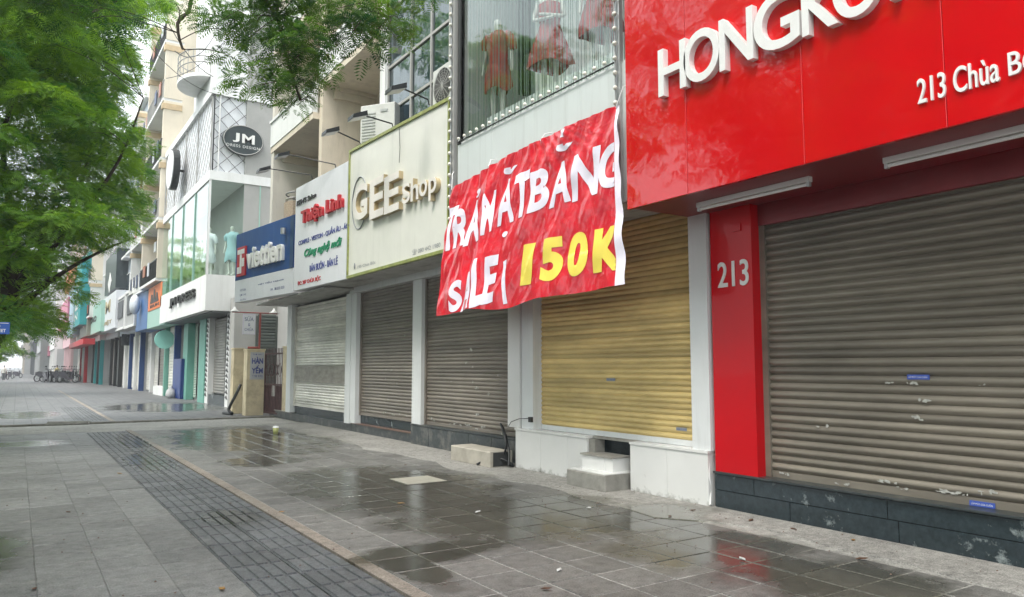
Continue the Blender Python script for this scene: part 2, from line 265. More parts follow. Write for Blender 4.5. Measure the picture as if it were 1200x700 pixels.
# ---------------------------------------------------------------- GROUND
def struct(o): o['kind'] = 'structure'; return o
struct(MB().add([(-400,-400,-.16),(400,-400,-.16),(400,1200,-.16),(-400,1200,-.16)], [(0,1,2,3)]).build('ground', M_asph))
struct(MB().box(-15.5,-2.35,-60,420,-.15,-.12).build('road', M_asph))
pv = struct(MB().box(-2.1,8.2,-12,21.5,-.15,-.022).build('pavement', M_lmort))
MB().box(-2.12,1.485,-12,21.498,-.1,-.004).build('joint_bed', M_lmort, pv)
MB().box(2.503,8.15,-12,21.49,-.1,-.0045).build('mortar_bed', M_mortar, pv)
MB().box(2.38,2.50,-12,21.5,-.1,.004).build('edging_strip', M_strip, pv)
kerb = struct(MB().box(-2.35,-2.1,-12,260,-.16,.0).build('kerb', M_conc))
# cement margin beside the shop bases
cem = MB(); ys = [-2+.5*i for i in range(56)]
edge = [(5.85+.10*math.sin(y*1.7)+.07*math.sin(y*3.9+1)+(.25 if y < 6 else 0)) if y > 2 else 5.9 for y in ys]
for i in range(len(ys)-1):
    if ys[i+1] > 21.6: break
    e0, e1, a, b = edge[i], edge[i+1], ys[i], ys[i+1]
    cem.hexa([(e0,a,-.05),(8.2,a,-.05),(8.2,b,-.05),(e1,b,-.05),(e0+.02,a,.006),(8.2,a,.02),(8.2,b,.02),(e1+.02,b,.006)])
cemo = cem.build('cement_margin', M_cem, pv)
def tile_mesh(w, l):
    m = MB(); h = .02; b = .004; x, y = w/2, l/2
    m.add([(-x,-y,-h),(x,-y,-h),(x,y,-h),(-x,y,-h),(-x,-y,-b),(x,-y,-b),(x,y,-b),(-x,y,-b),(-x+b,-y+b,0),(x-b,-y+b,0),(x-b,y-b,0),(-x+b,y-b,0)], [(0,1,5,4),(1,2,6,5),(2,3,7,6),(3,0,4,7),(4,5,9,8),(5,6,10,9),(6,7,11,10),(7,4,8,11),(8,9,10,11)]); return m
TP = .436; spots = []
for j in range(46):
    for i in range(8): spots.append((2.51+TP*(i+.5), 1.6+TP*(j+.5), 0))
    for i in range(8): spots.append((1.49-.43*(i+.5), 1.6+TP*(j+(.5 if i%2 else .5)), 1))
spots = [s for s in spots if s[1] < 21.3 and not (s[0] > 5.95)]
def inview(x, y):
    d = Vector((x, y, 0))-EYEV; z = d.dot(FW); return z > .3 and -30 < 600+FPX*d.dot(RT)/z < 1230 and 350-FPX*d.dot(UP)/z < 730
spots.sort(key=lambda s: (not inview(s[0], s[1]), (Vector((s[0], s[1], 0))-EYEV).length))
tmesh = [tile_mesh(TP-.017, TP-.016).mesh('paving_tile', M_tile), tile_mesh(.43-.007, TP-.008).mesh('paving_tile', M_tile_l)]
far = MB(); far_l = MB(); tm = [tile_mesh(TP-.017, TP-.016), tile_mesh(.43-.007, TP-.008)]
for n, (x, y, k) in enumerate(spots):
    z = random.uniform(-.0025, .0025); rx, ry, rz = (random.gauss(0, .003), random.gauss(0, .003), random.gauss(0, .004))
    if n < 300: shared('paving_tile', tmesh[k], pv, (x, y, z), (rx, ry, rz))
    else: (far_l if k else far).add([(v[0]+x, v[1]+y, v[2]+z+v[0]*ry*-1+v[1]*rx) for v in tm[k].v], tm[k].f)
far.build('paving_tile', M_tile, pv, kind='stuff')
if far_l.v: far_l.build('paving_tile', M_tile_l, pv, kind='stuff')
# tactile tiles: four bars along the walking direction
tb = tile_mesh(.428, .428)
tb.v = [(v[0], v[1], v[2]-.011) for v in tb.v]
for k in range(4):
    cx = -.16+.1067*k
    x0, x1, y0, y1 = cx-.0405, cx+.0405, -.200, .200
    tb.add([(x0,y0,-.013),(x1,y0,-.013),(x1,y1,-.013),(x0,y1,-.013),(x0+.004,y0+.004,.001),(x1-.004,y0+.004,.001),(x1-.004,y1-.004,.001),(x0+.004,y1-.004,.001)], [(0,1,5,4),(1,2,6,5),(2,3,7,6),(3,0,4,7),(4,5,6,7)])
tbm = tb.mesh('tactile_tile', M_tact)
for j in range(46):
    y = 1.6+TP*(j+.5)
    if y < 21.3:
        for i in range(2): shared('tactile_tile', tbm, pv, (1.49+.2225+.44*i, y, random.uniform(-.0035, .002)), (random.gauss(0,.003), random.gauss(0,.003), random.gauss(0,.004)))
# driveway and the pavement beyond it
struct(MB().box(-2.1,9.5,21.5,24.7,-.15,-.02).build('driveway', M_cem))
fp = struct(MB().box(-2.1,9.5,24.7,330,-.15,-.002).build('far_pavement', M_fart))
MB().box(-2.1,7.0,24.55,24.7,-.12,.035).build('stone_edge', M_conc, fp)
for j in range(22):
    y = 25+.436*j
    for i in range(2): shared('tactile_tile', tbm, fp, (1.7125+.44*i, y+.22, .006))
MB().box(2.38,2.50,24.7,60,-.1,.003).build('edging_strip', M_strip, fp)
def debris():
    leafm = [plain('leaf_ochre', (.30,.16,.04)), plain('leaf_brown', (.10,.05,.03)), plain('scrap_white', (.6,.6,.58))]
    SP = [(700,590,1,'small brown leaf before the lower concrete step'),(560,600,2,'white scrap lying in the dark puddle before the brown shutters'),(880,610,1,'brown leaf on the cement margin nearest the red pillar'),(930,620,1,'brown leaf on the cement margin below the wide granite base'),(1000,633,0,'ochre leaf on the cement margin before the granite base'),(785,605,1,'brown leaf before the right white base panel'),(330,600,0,'ochre leaf beside the pale edging strip, middle distance'),(690,595,2,'white scrap on the wet tiles before the entrance steps'),(260,690,0,'ochre leaf on the plain tiles just left of the tactile strip, nearest the viewer'),(80,600,1,'brown leaf on the plain tiles at the left, middle distance'),(140,555,0,'ochre leaf at the left edge of the tactile strip, farther one'),(870,655,2,'white scrap at the red reflection on the wet tiles'),(655,668,2,'white scrap on the dry tiles at the bottom centre'),(40,690,1,'brown leaf in the bottom left corner'),(270,590,1,'brown leaf on the tactile strip'),(475,545,1,'brown leaf beyond the pale drain cover'),(1010,655,1,'brown leaf on the cement margin nearest the lower right corner'),(640,690,1,'brown leaf at the very bottom centre of the paving'),(600,545,0,'ochre leaf at the foot of the black looped cable'),(430,500,1,'brown leaf before the cream shutter step'),(812,598,1,'brown leaf at the corner of white base and granite'),(470,590,0,'ochre leaf in the puddle nearer than the drain cover')]
    for i, (px, py, k, lab) in enumerate(SP):
        p = onz(px, py, .012); m = MB(); a = random.random()*6; L = random.uniform(.03, .05); s_, c_ = math.sin(a), math.cos(a)
        pts = [(-1,0,.0),(-.3,.4,.2),(.5,.35,.1),(1,0,.25),(.4,-.4,.1),(-.4,-.35,.18)]
        q = [(p.x+L*(x*c_-y*s_), p.y+L*(x*s_+y*c_), p.z+L*z) for x, y, z in pts]
        m.add(q+[(v[0], v[1], v[2]-.004) for v in q], [(0,1,2,3,4,5),(11,10,9,8,7,6)]+[(i_, i_+6, (i_+1)%6+6, (i_+1)%6) for i_ in range(6)])
        o = m.build('fallen_leaf' if k < 2 else 'paper_scrap', leafm[k], loc=p)
        o['label'] = lab; o['category'] = 'leaf' if k < 2 else 'scrap'; o['group'] = ['leaves and scraps on the pavement'][0]
    # unnumbered tiny litter and grit, one sprinkle
    g_ = MB()
    for _ in range(900):
        x, y = random.uniform(-1.5, 6.7), 2+18*random.random()**1.5; 
        if x < 5.6 and random.random() < .5: continue
        r = random.uniform(.004, .013); a = random.random()*6; g_.add([(x+r*math.cos(a+t), y+r*math.sin(a+t)*.6, .008+(.022 if x > 5.8 else 0)) for t in (0,1.5,3,4.6)]+[(x,y,.008+r*.8+(.022 if x > 5.8 else 0))], [(0,1,4),(1,2,4),(2,3,4),(3,0,4)])
    g_.build('grit', leafm[1], pv, kind='stuff')
debris()
cov = thing('manhole_cover', 'pale square concrete drain cover set in the wet pavement', 'drain cover', (*onz(490,563)[:2], 0)); c_ = onz(490,563)
MB().box(c_.x-.3,c_.x+.3,c_.y-.3,c_.y+.3,-.02,.008).build('cover_plate', mat('pale_cover', (.42,.40,.33), .6, amt=.2, scale=6), cov); MB().box(c_.x-.34,c_.x+.34,c_.y-.34,c_.y+.34,-.02,.005).build('rim', M_cem, cov)
stone = MB(); c_ = onz(80,497,.0); stone.hexa([(c_.x-.55,c_.y-.15,-.005),(c_.x+.5,c_.y-.25,-.005),(c_.x+.6,c_.y+.15,-.005),(c_.x-.4,c_.y+.2,-.005),(c_.x-.5,c_.y-.1,.09),(c_.x+.45,c_.y-.2,.07),(c_.x+.55,c_.y+.1,.06),(c_.x-.38,c_.y+.15,.08)])
o = stone.build('kerb_stone', M_conc, loc=(c_.x,c_.y,0)); o['label'] = 'loose flat kerb stone lying at the edge of the far pavement'; o['category'] = 'stone'

# ---------------------------------------------------------------- shutters
def slat_mesh(F, s0, s1, pitch, m, org, depth=.016):
    mb = MB(); prof = [(0,0),(.12,.35),(.32,.85),(.5,1),(.68,.85),(.88,.35),(.97,0)]; vs = []
    for a in (s0, s1): vs += [F.p(a, t*pitch, d*depth) for t, d in prof]
    n = len(prof); mb.add(vs, [(i, n+i, n+i+1, i+1) for i in range(n-1)], True); mb.add([F.p(s0,-.003,-.004),F.p(s1,-.003,-.004),F.p(s1,pitch,-.004),F.p(s0,pitch,-.004)], [(0,1,2,3)])
    return mb.mesh('slat', m, org)
def shutter(par, F, s0, s1, z0, z1, pitch, m, depth=.016, guide=.06, lab=None, gm=None, jit=.003):
    fr = MB(); fr.fbox(F, s0-.03, s1+.03, z0, z0+.07, -.012, .022); fr.fbox(F, s0-.04, s0+guide*.5, z0, z1, -.03, .05); fr.fbox(F, s1-guide*.5, s1+.04, z0, z1, -.03, .05)
    sh = fr.build('shutter', gm or m, par)
    if lab: sh['label'] = lab
    org = WL[par.name]; me = slat_mesh(F, s0+guide*.5, s1-guide*.5, pitch, m, org, depth); z = z0+.072
    while z < z1-.01:
        shared('slat', me, sh, F.n*random.uniform(-jit, jit)+Vector((0,0,z)), (0,0,0)); z += pitch
    return sh
def scars(par, F, spots_, org=None, name='paper_scrap', m=None, d=.022):
    mb = MB()
    for s, t, w_, h_ in spots_:
        for q in range(random.randint(3, 6)):
            ss, tt = s+random.uniform(-.5,.5)*w_, t+random.uniform(-.4,.4)*h_; ww, hh = w_*random.uniform(.12,.5), h_*random.uniform(.25,.9); n = random.randint(6, 11); pts = []
            for k in range(n):
                a = 2*math.pi*k/n+random.uniform(-.25,.25); r = random.uniform(.35,1.25); pts.append(F.p(ss+ww/2*r*math.cos(a), tt+hh/2*max(-1,min(1,1.3*r*math.sin(a))), d+random.uniform(0,.001)+q*.0003))
            mb.add(pts+[F.p(ss, tt, d+q*.0003)], [(k, (k+1)%n, n) for k in range(n)])
    return mb.build(name, m or M_scar, par, kind='stuff')

# ================================================================ RED SHOP 213
red = thing('shop_building', 'red shop numbered 213 with a wide grey-brown roller shutter on a black granite base', 'shop', (7.6, 2.5, 0))
MB().box(7.35,12,-3,6.05,.0,11).build('wall', M_wwall, red)
SXR = SX(6.75, 6.05)
gz = [0, .205, .385]
for row in range(2):
    s = 0.0; ln = [.55,1.5,1.5,1.5,1.5,1.5,1.0] if row else [1.0,1.15,1.5,1.5,1.5,1.5,1.0]
    for k, l in enumerate(ln):
        MB().fbox(SXR, s+.003, s+l-.003, gz[row]+.002, gz[row+1]-.003, -.4, random.uniform(0,.004), bev=.004).build('granite_panel', M_granite, red); s += l
MB().box(6.80,7.4,-3,6.03,.0,.38).build('base_core', M_dark, red)
MB().fbox(SXR, -.0, 9, .387, .412, -.6, .03, bev=.006).build('granite_top', mat('granite_slab', (.03,.038,.04), .3, amt=.3, scale=20, dirt=(.2,.2,.18), dirt_amt=.6), red)
pil = MB().box(6.75,7.4,5.44,6.03,.413,3.41).build('pillar', M_redp, red)
tpx(SX(6.75), '213', (842,338), (877,303), d=.003, depth=.012, bold=.01).build('house_number', M_letter, pil)
MB().fbox(SX(6.75), *[SX(6.75).hit(852,0)[0], SX(6.75).hit(861,0)[0]], 3.13, 3.21, 0, .02).build('socket_plate', M_redp, pil)
shutR = shutter(red, SX(6.93), -5.40, 2.0, .413, 3.32, .086, M_slat_r, depth=.030, lab='wide grey-brown roller shutter with torn paper scraps')
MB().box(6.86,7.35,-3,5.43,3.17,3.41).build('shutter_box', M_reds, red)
FR = SX(6.93); sc = []
for px, py, w_, h_ in [(1090,470,.22,.04),(1110,465,.05,.03),(1075,489,.12,.05),(1082,481,.07,.03),(965,499,.14,.03),(1075,511,.08,.02),(1154,451,.05,.02),(1000,556,.1,.03),(921,555,.11,.03),(1015,558,.07,.03),(1040,563,.22,.04),(990,567,.16,.03),(1115,576,.2,.03),(1130,580,.12,.03),(1160,577,.12,.04),(1060,572,.1,.03),(1045,449,.08,.02),(1070,449,.1,.025)]:
    s, t = FR.hit(px, py); sc.append((s, t, w_, h_))
scars(red, FR, sc[::2]+sc[-8:], d=.033)
st_b = plain('sticker_blue', (.05,.10,.42))
for px, py in [(1078,442),(1153,591)]:
    s, t = FR.hit(px, py); q = MB().fbox(FR, s-.1, s+.1, t-.022, t+.022, .02, .034).build('sticker', st_b, red); text(FR, 'LẮP ĐẶT CỬA CUỐN', s-.085, s+.085, t-.012, t+.014, .036).build('sticker_text', M_ink_w, q)
# red fascia sign
rs = thing('shop_sign', 'large glossy red fascia sign with white raised letters above the shop at number 213', 'sign', (6.4, 2, 3.41))
FS = SX(5.81); ystart = 6.36; wd = [.50, 1.22, 1.22, 1.22, 1.22, 1.22, 1.22]
seams = [FS.hit(735,244)[0], FS.hit(806,228)[0], FS.hit(943,193)[0]]; seams += [seams[-1]+1.24*k for k in (1,2,3,4,5)]
for a, b in zip(seams[:-1], seams[1:]): MB().fbox(FS, a+.002, b-.002, 3.41, 7.6, -.04, random.uniform(-.002,.002), bev=.003).build('panel', M_red, rs)
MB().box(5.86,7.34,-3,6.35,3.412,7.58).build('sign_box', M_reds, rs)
for ch, x0, x1, yb, yt in [('H',771,803,None,None),('O',801,843,0,0),('N',843,883,0,0),('G',884,938,0,0),('K',941,984,0,0),('O',978,1036,0,0),('N',1046,1100,0,0),('G',1104,1190,0,0)]:
    s0 = FS.hit(x0, 60, .07)[0]; s1 = FS.hit(x1, 60, .07)[0]; o_ = .012 if ch in 'OG' else 0
    text(FS, ch, s0, s1, 4.54-o_, 5.07+o_, d=.0, depth=.075, bold=.012).build('letter', M_letter, rs)
s0 = FS.hit(1077,124)[0]; s1 = FS.hit(1173,100)[0]; text(FS, '213 Chùa', s0, s1, 3.645, 3.845, .0, depth=.02, bold=.006).build('address_text', M_letter, rs)
s2 = FS.hit(1184,100)[0]; text(FS, 'Bộc', s2, s2+.26, 3.61, 3.845, .0, depth=.02, bold=.006).build('address_text', M_letter, rs)
for k, (a, b) in enumerate([((818,246),(950,219)), ((1037,199),(1260,128))]):
    p, q = onx(*a, 6.24), onx(*b, 6.24); L = thing('tube_light', ['left of two unlit white tube lights under the red sign, by the red pillar', 'right-hand unlit white tube light under the red sign, above the wide shutter'][k], 'tube light', (6.24, p.y, 3.35), 'tube lights under the red sign')
    y0, y1 = (p.y, q.y) if k == 0 else (p.y, p.y-1.3)
    MB().box(6.21,6.27,y1,y0,3.36,3.411).build('housing', M_letter, L); MB().tube([(6.24,y0-.03,3.338),(6.24,y1+.03,3.338)], .016, 10).build('tube', M_letter, L)
    for yy in (y0-.02, y1+.02): MB().box(6.222,6.258,yy-.015,yy+.015,3.315,3.36).build('end_cap', M_alu, L)
hs_ = MB().tube([(6.85,6.1,.60),(6.74,6.12,.55),(6.72,6.1,.35),(6.76,6.12,.2),(6.7,6.08,.03)], .014, 8).build('drain_hose', M_letter, loc=(6.75,6.1,0)); hs_['label'] = 'thin grey hose hanging in the corner between white wall and black granite'; hs_['category'] = 'hose'

# ================================================================ YELLOW SHUTTER SHOP
yel = thing('shop_building', 'white-panelled shop with the yellow roller shutter, left of the red shop', 'shop', (7.5, 8.2, 0))
MB().box(7.3,12,6.06,10.38,0,9.3).build('wall', M_wwall, yel)
MB().box(6.9,7.3,6.08,10.36,0,.62).build('base_core', M_dark, yel)
FB = SX(6.70)
b = [FB.hit(604,0)[0], FB.hit(662,0)[0]]
def pan(a0, a1, t0=.0, t1=.60, d=0): MB().fbox(FB, a0+.002, a1-.002, t0+.001, t1, -.3, d, bev=.004).build('tile_panel', M_wtile, yel)
sA, sB, sC, sD, sE = FB.hit(604,520)[0], FB.hit(665,520)[0], FB.hit(688,520)[0], FB.hit(738,520)[0], FB.hit(830,560)[0]
pan(sA, (sA+sB)/2); pan((sA+sB)/2, sB); pan(sB, sC); pan(sD, (sD+sE)/2); pan((sD+sE)/2, sE)
MB().fbox(FB, sA-.01, sC+.0, .602, .63, -.45, .012).build('ledge', M_wtile, yel); MB().fbox(FB, sD, sE+.01, .602, .63, -.45, .012).build('ledge', M_wtile, yel)
MB().fbox(FB, sC+.01, sD-.01, .40, .60, -.25, -.2).build('granite_riser', M_granite, yel); MB().fbox(FB, sC+.0, sD-.0, .605, .632, -.45, -.1).build('sill', M_conc, yel)
MB().fbox(FB, sC+.002, sC+.14, .37, .60, -.3, -.03).build('concrete_cheek', M_conc, yel)
shutY = shutter(yel, SX(6.93), -9.72, -6.33, .633, 3.70, .0725, M_slat_y, depth=.018, lab='pale yellow roller shutter', gm=M_white)
FY = SX(6.93)
for px, py in [(717,445),(800,503)]:
    s, t = FY.hit(px, py); q = MB().fbox(FY, s-.09, s+.09, t-.02, t+.02, .015, .022).build('sticker', M_ink_bg, yel); text(FY, 'CỬA CUỐN', s-.08, s+.08, t-.012, t+.014, .0235).build('sticker_text', st_b, q)
MB().box(6.72,7.3,6.07,6.35,.631,3.6).build('pillar', M_white, yel)
MB().box(6.76,7.3,9.70,10.02,.631,3.6).build('pillar', M_white, yel); MB().box(6.73,7.3,10.035,10.38,.631,3.6).build('pillar', M_wtile, yel)
MB().tube([(6.725,9.75,.8),(6.70,9.85,.79),(6.70,10.0,.78),(6.68,10.2,.72),(6.69,10.3,.64)], .006, 6).build('cable', M_black, yel)
MB().box(6.715,6.76,9.70,9.77,.74,.82).build('lock_box', M_black, yel)
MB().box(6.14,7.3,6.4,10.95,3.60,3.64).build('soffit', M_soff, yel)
FF = SX(6.1)
sW0, sW1 = -10.98, -6.50
n = 4
for k in range(n): MB().fbox(FF, sW0+(sW1-sW0)/n*k+.001, sW0+(sW1-sW0)/n*(k+1)-.001, 3.61, 5.36, -.1, 0, bev=.002).build('fascia_panel', M_fascia, yel)
# steps
F1 = SX(6.33); s0, s1 = F1.hit(664,575)[0], F1.hit(709,578)[0]
stp = thing('entrance_steps', 'two small steps, grey concrete below and white tiled above, at the yellow shutter', 'steps', (6.5, -(s0+s1)/2, 0))
MB().fbox(F1, s0, s1, .0, .215, -.6, 0, bev=.012).build('lower_step', M_conc, stp); MB().fbox(F1, s0+.01, s1-.03, .216, .224, -.5, -.03).build('tread_tile', M_wtile, stp)
F2 = SX(6.55); a0, a1 = F2.hit(682,540)[0], F2.hit(718,548)[0]
MB().fbox(F2, a0, a1-.16, .217, .40, -.3, .0, bev=.006).build('riser_tile', M_wtile, stp); MB().fbox(F2, a1-.157, a1, .217, .40, -.3, .0, bev=.006).build('riser_tile', M_wtile, stp); MB().fbox(F2, a0-.02, a1+.01, .402, .425, -.32, .02).build('upper_tread', M_conc, stp)

# glass vitrine
vit = thing('display_window', 'large upstairs glass display window with red dresses above the white fascia', 'shop window', (6.6, 8.7, 5.37))
MB().box(7.60,7.62,6.5,10.94,5.37,9.2).build('back_wall', mat('vitrine_back', (.30,.36,.33), .8, amt=.3, scale=1.5), vit)
MB().box(6.12,7.28,6.5,10.96,5.361,5.40).build('floor_board', M_white, vit); MB().box(6.12,7.28,10.90,10.96,5.40,9.2).build('side_wall', M_grey, vit)
MB().box(6.16,6.168,6.52,10.90,5.40,9.2).build('pane', G_vit, vit)
MB().box(6.09,6.18,10.90,10.98,5.37,9.25).build('mullion', M_dark, vit); MB().box(6.10,6.17,6.46,6.52,5.37,9.25).build('mullion', M_grey, vit); MB().box(6.11,7.28,6.5,10.9,9.2,9.3).build('top_board', M_grey, vit)
cur = MB(); y = 6.56
while y < 10.88:
    x = 6.24+.012*math.sin(y*40); cur.add([(x,y,5.42),(x,y+.007,5.42),(x,y+.007,9.18),(x,y,9.18),(x+.008,y,5.42),(x+.008,y+.007,5.42),(x+.008,y+.007,9.18),(x+.008,y,9.18)], [(0,1,2,3),(7,6,5,4),(0,3,7,4),(1,5,6,2)]); y += .058
cur.build('string_curtain', plain('curtain_thread', (.16,.21,.19)), vit, kind='stuff')

def skin_body(name, V_, E_, Rd, m, sub=1):
    me = bpy.data.meshes.new(name); me.from_pydata(V_, E_, []); o = bpy.data.objects.new(name, me); C.objects.link(o)
    md = o.modifiers.new('s', 'SKIN'); sv = me.skin_vertices[0].data
    for i, r in enumerate(Rd): sv[i].radius = (r, r) if not isinstance(r, tuple) else r
    sv[0].use_root = True; ms = o.modifiers.new('u', 'SUBSURF'); ms.levels = sub; ms.render_levels = sub
    dg = bpy.context.evaluated_depsgraph_get(); me2 = bpy.data.meshes.new_from_object(o.evaluated_get(dg)); bpy.data.objects.remove(o); bpy.data.meshes.remove(me)
    me2.name = name; me2.materials.clear(); me2.materials.append(m)
    for p in me2.polygons: p.use_smooth = True
    return me2
def body_mesh(name, m, crossed=False):
    V_ = [(0,0,.95),(0,0,1.1),(0,0,1.28),(0,0,1.42),(0,-.01,1.52),(0,-.015,1.60),(0,-.02,1.70)]; E_ = [(i,i+1) for i in range(6)]; Rd = [(.15,.10),(.12,.085),(.14,.10),(.11,.075),.045,.075,.065]
    for s in (-1, 1):
        b0 = len(V_); V_ += [(s*.09,0,.88),(s*.09,-.01,.5),(s*.085,.01,.09),(s*.09,-.13,.03)]; Rd += [.085,.055,.035,.03]; E_ += [(0,b0),(b0,b0+1),(b0+1,b0+2),(b0+2,b0+3)]
        b1 = len(V_)
        if crossed: V_ += [(s*.17,0,1.40),(s*.24,-.03,1.14),(s*-.02,-.16,1.12+.03*s),(s*-.12,-.15,1.14+.03*s)]
        else: V_ += [(s*.17,0,1.40),(s*.24,.0,1.13),(s*.27,-.03,.88),(s*.27,-.05,.78)]
        Rd += [.05,.035,.025,.022]; E_ += [(3,b1),(b1,b1+1),(b1+1,b1+2),(b1+2,b1+3)]
    return skin_body(name, V_, E_, Rd, m)
bm_cross = body_mesh('body', M_skin, True); bm_plain = body_mesh('body', M_skin)
def dress(kind):
    d = MB(); n = 24
    prof = {0: [(.30,.46),(.29,.60),(.23,.85),(.165,1.02),(.19,1.2),(.20,1.36),(.11,1.45)], 1: [(.34,.42),(.29,.65),(.20,.90),(.15,1.06),(.18,1.22),(.185,1.34),(.08,1.42)], 2: [(.21,.50),(.24,.56),(.21,.8),(.16,1.02),(.19,1.25),(.21,1.4),(.09,1.5)]}[kind]
    vs = []
    for j, (r, z) in enumerate(prof):
        for k in range(n):
            a = 2*math.pi*k/n; rr = r*(1+(.10*math.sin(a*5+1)+.06*math.sin(a*9))*(max(0, 1.0-z)*1.6)); vs.append((rr*math.cos(a), rr*.72*math.sin(a), z+(.04*math.sin(a*3) if j == 0 else 0)))
    d.add(vs, [(i*n+k, i*n+(k+1)%n, (i+1)*n+(k+1)%n, (i+1)*n+k) for i in range(len(prof)-1) for k in range(n)], True)
    if kind == 2: d.tube([(.15,0,1.42),(.25,-.03,1.30),(.28,0,1.15)], [.08,.09,.06], 10); d.tube([(-.15,0,1.42),(-.22,-.03,1.32),(-.25,0,1.22)], [.08,.08,.06], 10)
    return d.mesh('dress', None)
def mannequin(x, y, z, rz, kind, label, dm, group=None, h=1.0):
    t = thing('mannequin', label, 'mannequin', (x, y, z), group); t.rotation_euler = (0,0,rz); t.scale = (h,h,h)
    shared('body', bm_cross if kind == 1 else bm_plain, t); dd = shared('dress', dress(kind), t); dd.data.materials.append(dm)
    shared('stand', MB().lathe([(0,-.001),(.17,-.001),(.17,.012),(0,.014)], (0,0,0), 16).mesh('stand', M_alu), t); return t
for (px, fy, kind, lab, hh) in [(588,140,2,'mannequin in a short dark red puff-sleeved dress, leftmost behind the upstairs glass',1.08),(650,108,1,'mannequin with crossed arms in a flared dark red dress, middle of the upstairs window',1.08),(711,78,0,'mannequin in a dark red dress at the right end of the upstairs window',1.08)]:
    p = onx(px, fy, 6.72); mannequin(6.72, p.y+.12, 5.80, R(-70+random.uniform(-20,20)), kind, lab, M_dress, 'mannequins in red dresses', hh)
MB().box(6.45,7.0,6.9,10.6,5.401,5.795).build('platform', M_wwall, vit)
# bulb strings
def bulbs(name_lab, pts, dirv, m_rail):
    t = thing('bulb_string', name_lab, 'string lights', tuple(pts[0]), 'bulb strings framing the display window')
    MB().tube([Vector(pts[0]), Vector(pts[-1])], .012, 6).build('cable', m_rail, t)
    org = Vector(pts[0]); d = Vector(dirv); mb = MB(); mb.ell((0,0,0), .030, .030, .030, 10, 7); me = mb.mesh('bulb', M_bulb)
    sk = MB(); sk.tube([Vector((0,0,0)), d*.03], .016, 8); ms = sk.mesh('socket', M_alu)
    for p in pts: shared('bulb', me, t, Vector(p)-org+d*.052); shared('socket', ms, t, Vector(p)-org)
bulbs('slanting-looking row of round bulbs along the foot of the upstairs display window', [(6.07,-(-10.9)-i*.2,5.40) for i in range(21)], (0,0,1), M_dark)
bulbs('vertical row of round bulbs beside the big red sign', [(6.04,6.86,3.70+i*.19) for i in range(29)], (-.7,-.7,0), M_alu)
bulbs('vertical row of round bulbs between the cream shop sign and the display window', [(6.04,11.13,3.72+i*.19) for i in range(28)], (-.7,-.7,0), M_alu)
MB().box(6.06,6.12,6.80,6.90,3.62,9.2).build('corner_post', M_alu, vit); MB().box(6.06,6.14,11.06,11.18,3.62,9.2).build('corner_post', M_grey, vit)

# banner
TLc, TRc, BLc, BRc = onx(533,222,6.03), onx(724,125,5.98), onx(514,372,5.72), onx(722,337,5.80)
BR2 = onx(734,335,5.83); TR2 = onx(727,124,6.0)
def bpos(u, v, d=0, flat=False):
    top = TLc.lerp(TRc, u); bot = BLc.lerp(BRc, u); p = bot.lerp(top, v)
    p.z += .07*math.sin(math.pi*min(1, max(0, u)))*v + (.03*math.sin(u*9+.5)-.02*math.sin(u*17))*(1-v)
    q = (u*1.0+ (1-v)*.35)
    wr = .018*math.sin(q*34+2*math.sin(v*3))*(.35+.65*v*(1-u)+.4*(1-v)) + .008*math.sin(u*60+v*13)*(.4+.6*(1-v)) + .05*math.sin(u*5+v*2)*(1-v) + .012*math.sin((v*22)-(u*17))
    wr += .010*math.sin(q*95+v*4)*(.3+.7*v) + .007*math.sin((u-.55)*46/(.25+1.1*(1-v)))*v*math.exp(-((u-.62)/.3)**2)
    wr += .05*math.exp(-((u-.27-.03*v)/.02)**2) - .04*math.exp(-((u-.20)/.02)**2)
    if flat: wr = 0
    n = Vector((-1,-.15,0)); return p + n*(wr+.05+d)
ban = thing('banner', 'wrinkled red vinyl banner with white words and a yellow price hanging over the white fascia', 'banner', tuple(bpos(.5,1)))
g = MB(); NU, NV = 200, 80
g.add([bpos(i/NU, j/NV) for j in range(NV+1) for i in range(NU+1)], [(j*(NU+1)+i, j*(NU+1)+i+1, (j+1)*(NU+1)+i+1, (j+1)*(NU+1)+i) for j in range(NV) for i in range(NU)], True)
sheet = g.build('sheet', M_ban, ban)
g = MB(); g.add([bpos(1,j/30,.0).lerp(bpos(1,j/30)+((BR2-BRc)*(1-j/30)+(TR2-TRc)*(j/30))*1.0+Vector((-.01*math.sin(j),0,0)), i/4) for j in range(31) for i in range(5)], [(j*5+i, j*5+i+1, (j+1)*5+i+1, (j+1)*5+i) for j in range(30) for i in range(4)], True); g.build('white_margin', M_banw, ban)
def solve_uv(px, py):
    u = v = .5
    def P(u, v): p = bpos(u, v, 0, True)-EYEV; z = p.dot(FW); return 600+FPX*p.dot(RT)/z, 350-FPX*p.dot(UP)/z
    for _ in range(12):
        x, y = P(u, v); e = .01; xu, yu = P(u+e, v); xv, yv = P(u, v+e); a, b_, c, d = (xu-x)/e, (xv-x)/e, (yu-y)/e, (yv-y)/e; det = a*d-b_*c
        if abs(det) < 1e-6: break
        du = (d*(px-x)-b_*(py-y))/det; dv = (-c*(px-x)+a*(py-y))/det; u += max(-.2, min(.2, du)); v += max(-.2, min(.2, dv))
    return u, v
